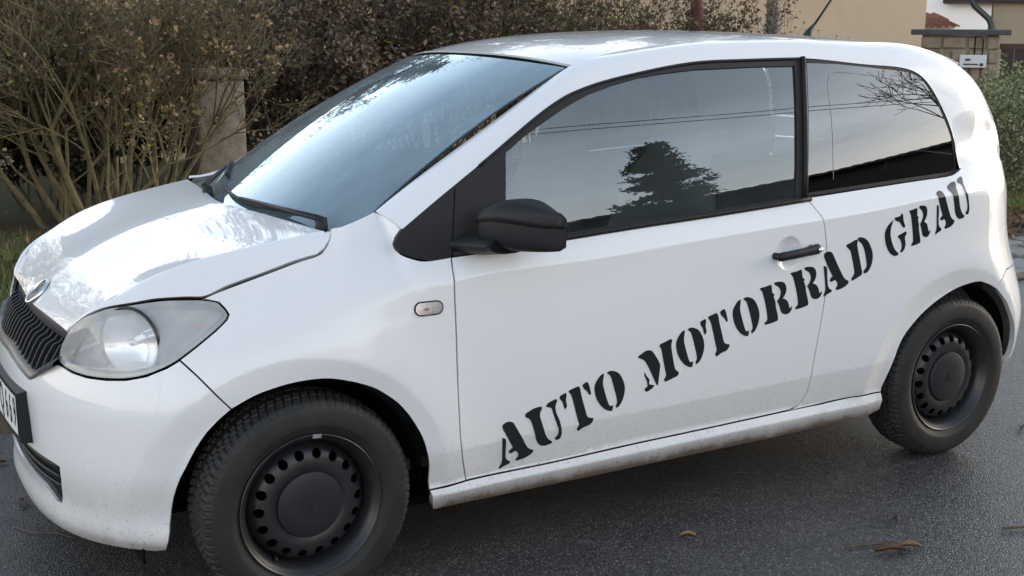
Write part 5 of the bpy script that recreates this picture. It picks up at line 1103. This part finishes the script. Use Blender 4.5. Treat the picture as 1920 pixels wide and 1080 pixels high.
# side indicator, door handle, lettering
for sd, f_, d_, q_ in zip((-1, 1), fenders, doors, quarters):
    w, hgt = .0405, .0175; cs = [(ic[0]+(w-hgt)*sx+hgt*math.cos(a), ic[1]+hgt*math.sin(a)) for sx, a0 in ((1, -math.pi/2), (-1, math.pi/2)) for a in np.linspace(a0, a0+math.pi, 12)]
    panel('indicator_rim', SB, cs, m_black, f_, h=.006, gap=-.002, thick=.004, off=.0025, sides=(sd,))
    panel('indicator_reflector', SB, cs, m_silver, f_, h=.006, gap=.002, thick=.002, off=.0035, sides=(sd,))
    P0, N0 = normals_of(SB, np.array([ic[0]-.006]), np.array([ic[1]-.001])); c = (P0[0]+N0[0]*.005)*np.array([1, sd, 1])
    MB().lathe([(.0001, .009), (.003, .007), (.0042, 0), (.003, -.007), (.0001, -.008)], 12, 'x', c).build('indicator_bulb', m_bulb, f_)
    def lensS(a, b):
        P, N = normals_of(SB, a, b); r = np.clip(1-((a-ic[0])/w)**2*.8-((b-ic[1])/hgt)**2*.9, 0, 1); return P+N*(.006+.006*r)[..., None]
    panel('indicator_lens', lensS, cs, m_clear, f_, h=.006, gap=.0005, thick=.006, sides=(sd,))
    # handle bar: capsule following the door, raised
    a0, a1 = np.array(T_HANDLE[0])+np.array([.010, .002]), np.array(T_HANDLE[1])-np.array([.012, -.001]); V = []; F = []; n = 12; m = 22
    for i in range(m):
        t = i/(m-1); a = a0+(a1-a0)*t; P0, N0 = normals_of(SB, a[:1], a[1:]); P0, N0 = P0[0], N0[0]
        lift = .028+.006*math.sin(math.pi*t)-.010*(1-t)*(t < .5)*0; e = math.sqrt(max(0, 1-max(0, (abs(t-.5)-.43)/.07)**2)); e = max(e, .15)
        rz = (.0145+.004*max(0, (t-.62)/.38)*(1 if t > .62 else 0))*e; rn = .013*e+.006*max(0, (t-.65)/.35)*e
        for k in range(n):
            an = 2*math.pi*k/n; v = P0+N0*(lift+rn*math.cos(an))+np.array([0, 0, 1])*rz*math.sin(an)+np.array([a[0]*0, 0, 0]); V.append(v*np.array([1, sd, 1]))
    F = [(i*n+k, i*n+(k+1) % n, (i+1)*n+(k+1) % n, (i+1)*n+k) for i in range(m-1) for k in range(n)]+[tuple(range(n)), tuple((m-1)*n+k for k in range(n))]
    hnd = mesh_obj('door_handle', V, F, m_black, d_)
    for t in (.06, .93):
        a = a0+(a1-a0)*t; P0, N0 = normals_of(SB, a[:1], a[1:]); P0 = P0[0]*np.array([1, sd, 1]); N0 = N0[0]*np.array([1, sd, 1])
        MB().tube([P0-N0*.01, P0+N0*.03], .0115, 10).build('handle_mount', m_black, d_)
    a = a0+(a1-a0)*.93; P0, N0 = normals_of(SB, a[:1], a[1:]); P0 = P0[0]*np.array([1, sd, 1]); N0 = N0[0]*np.array([1, sd, 1])
    if sd < 0:
        MB().tube([P0+N0*.040, P0+N0*.0495], [.0085, .0078], 18).build('lock_barrel', m_chrome, d_)
        MB().tube([P0+N0*.0490, P0+N0*.0502], [.003, .003], 4).build('key_slot', m_gap, d_)
for ch, s0, z0 in TEXT:
    e = empty('letter', parent=car)
    for k, g in enumerate(GLYPH[ch]):
        pl_ = smooth_line([(s0+a, z0+b) for a, b in g], .006, True)
        panel('letter_piece', SB, pl_, m_decal, e, h=.02, gap=0, thick=.0008, off=.0011, sides=(-1,), rows=[[(a, b) for a, b in r if s0-.1 < a < s0+.25] for r in (crL+crU) if sum(s0-.1 < a < s0+.25 for a, b in r) > 1])

# mirrors
def make_mirror(sd):
    mr = empty('door_mirror', parent=car)
    # housing: sections from the inner end to the outer end; each section an uneven rounded rectangle in x,z
    V = []; n = 28; secs = []
    for t in np.linspace(0, 1, 15):
        y = .795+.158*t
        xf = .478+.080*t+.115*max(0, t-.35)**2/.42; xb = .640+.030*t
        zt = 1.040+.022*math.sin(math.pi*min(1, t*1.15))-.014*t**2; zb = .930-.002*t-.004*math.sin(math.pi*t)
        e = 1.0 if 0 < t < 1 else .86
        if t > .86: k = math.sqrt(max(0, 1-((t-.86)/.15)**2)); xf = xf+(xb-xf)*.22*(1-k); zt -= .010*(1-k); zb += .008*(1-k)
        sec = []
        cx, cz = (xf+xb)/2, (zt+zb)/2; rx, rz = (xb-xf)/2, (zt-zb)/2
        for k in range(n):
            a = 2*math.pi*k/n; c, s = math.cos(a), math.sin(a); p = 4.5 if c > 0 else 2.9
            r = (abs(c)**p+abs(s)**p)**(-1/p); sec.append((cx+rx*e*r*c, y*sd, cz+rz*e*r*s))
        secs.append(sec)
    V = [v for s in secs for v in s]; F = []
    for i in range(len(secs)-1):
        for k in range(n):
            F.append((i*n+k, i*n+(k+1) % n, (i+1)*n+(k+1) % n, (i+1)*n+k))
    F += [tuple(range(n))[::-1], tuple((len(secs)-1)*n+k for k in range(n))]
    if sd < 0: F = [f[::-1] for f in F]
    up = [v for v in V]
    autosmooth(mesh_obj('mirror_housing', V, F, m_black, mr), 60)
    # upper cap: a slightly larger skin over the upper half
    V2 = []; F2 = []; ks = [k for k in range(n) if -.12 <= math.sin(2*math.pi*k/n)]
    ks = sorted(range(n), key=lambda k: (k+3) % n)[:int(n*.62)]
    for s in secs:
        c = np.mean(s, axis=0)
        for k in ks: v = np.array(s[k]); d = v-c; d[1] = 0; d /= np.linalg.norm(d); V2.append(v+d*.0028)
    m_ = len(ks)
    for i in range(len(secs)-1):
        for k in range(m_-1): F2.append((i*m_+k, i*m_+k+1, (i+1)*m_+k+1, (i+1)*m_+k))
    F2.append(tuple((len(secs)-1)*m_+k for k in range(m_)))
    if sd < 0: F2 = [f[::-1] for f in F2]
    cap = mesh_obj('mirror_cap', V2, F2, m_black, mr)
    s = cap.modifiers.new('solid', 'SOLIDIFY'); s.thickness = .002; s.offset = 0
    # foot joining the sail panel
    arm = []
    for t in np.linspace(0, 1, 8):
        arm.append(((.505+.05*t, .735+.125*t), .934+.006*t, .085-.02*t, .030-.008*t*t))
    V = []; F = []; n2 = 14
    for (x, y), z, rx, rz in arm:
        for k in range(n2):
            a = 2*math.pi*k/n2; V.append((x+rx*math.cos(a), y*sd, z+rz*math.sin(a)))
    F = [(i*n2+k, i*n2+(k+1) % n2, (i+1)*n2+(k+1) % n2, (i+1)*n2+k) for i in range(7) for k in range(n2)]
    if sd < 0: F = [f[::-1] for f in F]
    F.append(tuple(7*n2+k for k in range(n2)))
    mesh_obj('mirror_foot', V, F, m_black, mr)
    # reflecting glass at the back
    g = [(x+.001 if x > .6 else x, y, z) for (x, y, z) in secs[2]]
    V = [(.668+.004*t, (.81+.115*t)*sd, z) for t in (0, 1) for z in (.950, 1.004)]
    mesh_obj('mirror_glass', V, [(0, 1, 3, 2)], m_chrome, mr, smooth=False)
    MB().tube([(.630, .85*sd, .985), (.667, .85*sd, .985)], .02, 12).build('mirror_glass_mount', m_black, mr)
    return mr
for sd in (-1, 1): make_mirror(sd)

# wipers lying on the lower windscreen
def wiper(u0, u1, v0, v1, piv):
    w = empty('wiper', parent=car); pts = []; n = 12
    for t in np.linspace(0, 1, n):
        u = u0+(u1-u0)*t; v = v0+(v1-v0)*t; P, N = normals_of(wind, np.array([u]), np.array([v])); pts.append((P[0], N[0]))
    MB().tube([tuple(p+nn*.007) for p, nn in pts], .0045, 6).build('wiper_blade', m_seal, w)
    MB().tube([tuple(p+nn*.014) for p, nn in pts[1:-1]], [.0065]*(n-2), 5).build('wiper_spoiler', m_black, w)
    Pp, Np = normals_of(wind, np.array([piv[0]]), np.array([piv[1]])); a = Pp[0]+Np[0]*.012-np.array([.03, 0, .0]); mid = pts[n//2]
    arm = [a, a+Np[0]*.018, a*.6+(mid[0]+mid[1]*.02)*.4+Np[0]*.012, mid[0]+mid[1]*.022]
    MB().tube([tuple(p) for p in arm], [.011, .010, .008, .006], 6).build('wiper_arm', m_black, w)
    MB().lathe([(.0001, .02), (.016, .014), (.018, -.02)], 14, 'z', tuple(a)).build('wiper_pivot', m_black, w)
wiper(-.60, .36, .004, .034, (-.86, -.06)); wiper(.52, .96, .055, .03, (.40, .0))

# aerial on the roof
ae = empty('aerial', parent=car)
MB().tube([(2.395, 0, 1.472), (2.405, 0, 1.492), (2.432, 0, 1.522)], [.019, .014, .006], 10).build('aerial_base', m_black, ae)
MB().tube([(2.430, 0, 1.518), (2.62, 0, 1.742)], [.0055, .003], 6).build('aerial_rod', m_black, ae)

# ------------------------------------------------------------------ wheels
def tyre_mesh():
    R, Wd = .2925, .0875
    # profile from inner bead over the tread to the outer bead: (axial, radius); outer side = +
    prof = [(-.062, .178), (-.074, .190), (-.084, .215), (-.0865, .238), (-.083, .262), (-.076, .277), (-.070, .2835)]
    tread = list(np.linspace(-.066, .066, 31))
    side = [(.070, .2835), (.076, .2775), (.080, .2695), (.0815, .2675), (.083, .2645), (.0845, .256), (.0865, .240), (.0862, .222), (.0850, .2165), (.0836, .2145), (.0790, .203), (.0735, .194), (.0715, .1915), (.066, .187), (.060, .178)]
    cols = [(a, r, 0) for a, r in prof]+[(a, R-.0035*(a/.066)**2-.0045*max(0, (abs(a)-.05)/.016)**2, 1) for a in tread]+[(a, r, 2) for a, r in side]
    nth = 576; V = []; pitch = 78
    th = np.arange(nth)/nth*2*math.pi
    for i, (a, r, k) in enumerate(cols):
        ph = (th/(2*math.pi)*pitch) % 1.0
        rr = np.full(nth, r); aa = np.full(nth, a)
        if k == 1:
            g = np.zeros(nth)
            if min(abs(abs(a)-.020), abs(abs(a)-.043)) < .0036: g[:] = .007
            sl = (ph+abs(a)*14) % 1.0; g = np.maximum(g, np.where(sl < .24, .0065, 0)); g = np.maximum(g, np.where((abs(sl-.62) < .05), .002, 0)); rr = rr-g
        elif abs(a) > .066 and r > .266:
            sl = (ph+.95) % 1.0; dep = np.where(sl < .26, .003, np.where(abs(sl-.62) < .05, .0015, 0))*np.clip((r-.266)/.012, 0, 1)
            rr = rr-dep*.6; aa = aa-np.sign(a)*dep*.8
        V += [(x, y, z) for x, y, z in zip(rr*np.cos(th), aa, rr*np.sin(th))]
    n = len(cols); F = [(i*nth+k, i*nth+(k+1) % nth, (i+1)*nth+(k+1) % nth, (i+1)*nth+k) for i in range(n-1) for k in range(nth)]
    return V, F
def rim_mesh():
    """steel wheel: barrel, lip, dished disc with 18 round holes (outer side = +y)"""
    mb = MB()
    mb.lathe([(.172, -.075), (.170, -.03), (.166, .01), (.168, .040), (.176, .058), (.182, .067), (.1900, .0705), (.1945, .0765), (.1950, .0785), (.1935, .0800), (.1895, .0790), (.1860, .0735), (.1800, .0690), (.1735, .060), (.1680, .046), (.1655, .030), (.1645, .012)][0:0]+
             [(.172, -.075), (.168, -.02), (.1665, .02), (.170, .048), (.178, .062), (.1850, .0700), (.1915, .0725), (.1948, .0765), (.1950, .0790), (.1930, .0805), (.1900, .0790), (.1870, .0735), (.1820, .0690), (.1755, .0600), (.1690, .0450), (.1655, .0280), (.1640, .0100)], 96, 'y')
    def dz(r): return np.interp(r, [.03, .075, .088, .098, .112, .126, .140, .150, .158, .1645], [.052, .053, .058, .062, .0635, .0615, .056, .047, .034, .018])
    def S(a, b):
        r = np.hypot(a, b); return np.stack([a, dz(r), b], -1)
    B = np.array([(.1645*math.cos(t), .1645*math.sin(t)) for t in np.linspace(0, 2*math.pi, 109)[:-1]]); C0 = np.array([(.05*math.cos(t), .05*math.sin(t)) for t in np.linspace(0, 2*math.pi, 33)[:-1]])
    H = [C0]
    for k in range(18):
        a = 2*math.pi*(k+.35)/18; cx, cy = .1365*math.cos(a), .1365*math.sin(a); H.append(np.array([(cx+.0128*math.cos(t), cy+.0128*math.sin(t)) for t in np.linspace(0, 2*math.pi, 25)[:-1]]))
    I = np.array([(r*math.cos(t+r*9), r*math.sin(t+r*9)) for r in np.linspace(.055, .161, 20) for t in np.linspace(0, 2*math.pi, 90)[:-1]])
    k = np.ones(len(I), bool)
    for q in H: k &= np.hypot(I[:, 0]-q[:, 0].mean(), I[:, 1]-q[:, 1].mean()) > (.0145 if q is not C0 else .052)
    I = I[k]; allb = np.concatenate([B]+H); E = []; o = 0
    for q in [B]+H: n = len(q); E += [(o+i, o+(i+1) % n) for i in range(n)]; o += n
    r = delaunay_2d_cdt([Vector(v) for v in np.concatenate([allb, I])], E, [], 0, 1e-7); v2 = np.array([tuple(v) for v in r[0]]); tri = np.array([f for f in r[2]]); c = v2[tri].mean(1)
    ok = np.hypot(c[:, 0], c[:, 1]) < .1645
    for q in H: ok &= ~inside(q, c)
    tri = tri[ok]; P = S(v2[:, 0], v2[:, 1]); fn = np.cross(P[tri[:, 1]]-P[tri[:, 0]], P[tri[:, 2]]-P[tri[:, 0]])
    tri = np.where((fn[:, 1] < 0)[:, None], tri[:, ::-1], tri); mb.add(P, [tuple(t) for t in tri])
    for q in H[1:]:      # rolled hole edges
        n = len(q); c = q.mean(0); P0 = S(q[:, 0], q[:, 1]); mb.add(list(P0)+[p-np.array([0, .006, 0]) for p in P0], [(i, (i+1) % n, n+(i+1) % n, n+i) for i in range(n)])
    return mb
tv, tf = tyre_mesh(); rim = rim_mesh(); wheel0 = {}
def make_wheel(x, sd, rot, label=None):
    w = empty('wheel', (x, .716*sd, .2895), parent=car)
    w.rotation_euler = (0, rot, 0) if sd > 0 else (0, rot, math.pi)
    if 'tyre' not in wheel0:
        t = mesh_obj('tyre', tv, tf, m_rubber, w); wheel0['tyre'] = t.data; autosmooth(t, 38)
        r = rim.build('rim', m_steel, w); autosmooth(r, 45); wheel0['rim'] = r.data
        c = MB().lathe([(.0895, .050), (.0895, .0645), (.0880, .0668), (.084, .0682), (.05, .0706), (.029, .0712), (.0282, .0700), (.0262, .0700), (.0254, .0714), (.0001, .0716)], 64, 'y').build('hub_cap', m_cap, w); autosmooth(c, 30); wheel0['cap'] = c.data
        d = MB().lathe([(.03, .02), (.03, -.02), (.11, -.03), (.14, -.03), (.165, -.03), (.165, -.06)], 40, 'y').build('brake_drum', m_gap, w); wheel0['drum'] = d.data
        v = MB().tube([(.108, .040, -.118), (.112, .062, -.124)], [.004, .0032], 8).build('valve', m_black, w); wheel0['valve'] = v.data
        k = MB().box((-.012, .0795, .1855), (.012, .083, .1965)).build('balance_weight', m_silver, w, smooth=False)
        k.matrix_parent_inverse = Matrix(); k.rotation_euler = (0, math.radians(-12), 0); k.data.transform(Matrix.Translation((0, 0, 0)))
    else:
        for n_, k in (('tyre', 'tyre'), ('rim', 'rim'), ('hub_cap', 'cap'), ('brake_drum', 'drum'), ('valve', 'valve')):
            link(bpy.data.objects.new(n_, wheel0[k]), w)
    mb = MB(); s = .020
    def ext(pts):
        n = len(pts); mb.add([(px*s, py*s, 0) for px, py in pts]+[(px*s, py*s, .0022) for px, py in pts], [tuple(range(n, 2*n))]+[(i, (i+1) % n, n+(i+1) % n, n+i) for i in range(n)])
    ext([(-.1, -.85), (.62, -.45), (.25, -.42), (.2, -.1), (-.12, -.1), (-.15, -.45)])
    for q in range(3): xx = -.35+.26*q; ext([(xx, -.05), (xx+.17, -.05), (xx+.30, .62-.12*q), (xx+.10, .74-.10*q)])
    if 'rel' not in wheel0: hb = autosmooth(mb.build('hub_badge', m_cap, w), 30); wheel0['rel'] = hb.data
    else: hb = link(bpy.data.objects.new('hub_badge', wheel0['rel']), w)
    hb.location = (0, .0712, 0); hb.rotation_euler = (-math.pi/2, 0, 0)
    return w
for x, sd, rot in ((0, -1, .12), (2.42, -1, -.5), (0, 1, .9), (2.42, 1, 1.7)): make_wheel(x, sd, rot)

# wheel housings, underside, interior
for cx, zc, r, ext_ in ((-.02, .285, .349, .32), (2.405, .285, .350, .1)):
    for sd in (-1, 1):
        mb = MB(); n = 36; V = []
        for k in range(n+1):
            a = -.05+(math.pi+ext_)*k/n
            xx_, zz_ = cx+r*math.cos(a), max(.2, zc+r*math.sin(a)); ym = float(yside(np.array([xx_]), np.array([zz_]))[0]*ffac(xx_, zz_)*rfac(xx_, zz_))-.016
            for y, dr in ((.42, .0), (ym-.07, .0), (ym-.012, -.0005), (ym, -.002)): V.append((cx+(r+dr)*math.cos(a), y*sd, zc+(r+dr)*math.sin(a)))
        mb.add(V, [(i*4+j, (i+1)*4+j, (i+1)*4+j+1, i*4+j+1) for i in range(n) for j in range(3)])
        mb.add([(cx+r*math.cos(-.05+(math.pi+ext_)*k/n), .42*sd, zc+r*math.sin(-.05+(math.pi+ext_)*k/n)) for k in range(n+1)], [tuple(range(n+1))])
        mb.build('wheel_housing', m_gap, car)
MB().box((.30, -.70, .19), (2.10, .70, .215)).box((-.40, -.42, .19), (.32, .42, .22)).box((2.0, -.42, .20), (2.9, .42, .24)).build('underbody', m_gap, car, smooth=False)
for sd in (-1, 1): MB().box((-.40, min(.50*sd, .62*sd), .150), (-.392, max(.50*sd, .62*sd), .21)).build('spoiler_flap', m_gap, car, smooth=False)
for x in (-.02, 2.42): MB().tube([(x, -.66, .29), (x, .66, .29)], .035, 8).build('axle', m_gap, car)
# mud flap edge behind the front wheel
inn = car
MB().box((.25, -.70, .30), (2.75, .70, .33)).build('cabin_floor', m_inner, inn, smooth=False)
for sd in (-1, 1):      # door and side trim up to the window line
    bl = [(.36, .905), (.8, .918), (1.02, .931), (1.36, .947), (1.7, .966), (2.1, .985), (2.42, 1.0)]; V = []
    for x, z in bl: V += [(x, .66*sd, .30), (x, .69*sd, z-.06), (x, .715*sd, z+.012), (x, .752*sd, z+.012), (x, .752*sd, z-.06)]
    MB().add(V, [(i*5+j, (i+1)*5+j, (i+1)*5+j+1, i*5+j+1) for i in range(len(bl)-1) for j in range(4)]).build('inner_trim', m_dash, inn, smooth=False)
MB().box((2.40, -.66, .33), (2.72, .66, .95)).build('parcel_shelf', m_inner, inn, smooth=False)
# dashboard
mb = MB(); prof = [(.22, .955), (.36, .985), (.52, .975), (.62, .93), (.64, .86), (.60, .72), (.62, .55), (.40, .50), (.20, .60)]; V = []
for y in np.linspace(-.68, .68, 15): V += [(x-.05*(y/.68)**2*0+.04*(y/.68)**2, y, z) for x, z in prof]
n = len(prof); mb.add(V, [(i*n+j, i*n+(j+1) % n, (i+1)*n+(j+1) % n, (i+1)*n+j) for i in range(14) for j in range(n)]+[tuple(range(n)), tuple(14*n+j for j in range(n))]); autosmooth(mb.build('dashboard', m_dash, inn), 35)
def seat(x, y):
    s = empty('front_seat', (x, y, 0), parent=inn)
    def pad(prof, name):     # prof: (x, z, halfwidth, thick)
        mb = MB(); V = []; k = 12; m = len(prof)
        for i, (px, pz, hw, th) in enumerate(prof):
            a = prof[max(i-1, 0)]; b = prof[min(i+1, m-1)]; tx, tz = b[0]-a[0], b[1]-a[1]; L = math.hypot(tx, tz); nx, nz = -tz/L, tx/L
            for j in range(k):
                t = 2*math.pi*j/k; c, q = math.cos(t), math.sin(t); r = (abs(c)**3.2+abs(q)**3.2)**(-1/3.2); V.append((px+nx*th*r*q, hw*r*c, pz+nz*th*r*q))
        mb.add(V, [(i*k+j, i*k+(j+1) % k, (i+1)*k+(j+1) % k, (i+1)*k+j) for i in range(m-1) for j in range(k)]+[tuple(range(k)), tuple((m-1)*k+j for j in range(k))]); return mb.build(name, m_inner, s)
    pad([(-.22, .50, .19, .02), (-.20, .515, .225, .06), (0, .50, .24, .075), (.22, .47, .24, .07)], 'cushion')
    pad([(.22, .48, .23, .05), (.27, .58, .25, .07), (.32, .75, .26, .065), (.37, .92, .245, .055), (.40, 1.03, .20, .05), (.415, 1.08, .15, .048), (.44, 1.16, .145, .045), (.455, 1.215, .12, .035), (.46, 1.235, .07, .02)], 'backrest')
for y in (-.36, .36): seat(1.08, y)
rs = empty('rear_seat', (2.02, 0, 0), parent=inn)
bevel(MB().box((-.25, -.60, .40), (.25, .60, .56)).build('cushion', m_inner, rs), .05, 3); bevel(MB().box((.20, -.62, .50), (.34, .62, .98), Matrix.Rotation(math.radians(14), 3, 'Y')).build('backrest', m_inner, rs), .05, 3)
for y in (-.3, .3): bevel(MB().box((.34, y-.12, 1.0), (.42, y+.12, 1.13)).build('headrest', m_inner, rs), .03, 3)
st = empty('steering_wheel', (.66, -.36, .915), parent=inn); st.rotation_euler = (0, math.radians(-62), 0)
mb = MB(); ring = [(.185*math.cos(a), .185*math.sin(a), 0) for a in np.linspace(0, 2*math.pi, 37)]; mb.tube(ring, .015, 8, False); mb.build('wheel_rim', m_dash, st)
MB().lathe([(.0001, .02), (.06, .015), (.065, -.03)], 20, 'z').box((-.18, -.02, -.012), (.18, .02, .006)).box((-.18, -.02, -.012), (0, .02, .006)).build('wheel_hub', m_dash, st)
mir = bevel(MB().box((.80, -.10, 1.30), (.83, .10, 1.365)).build('rear_view_mirror', m_dash, inn), .012, 2)
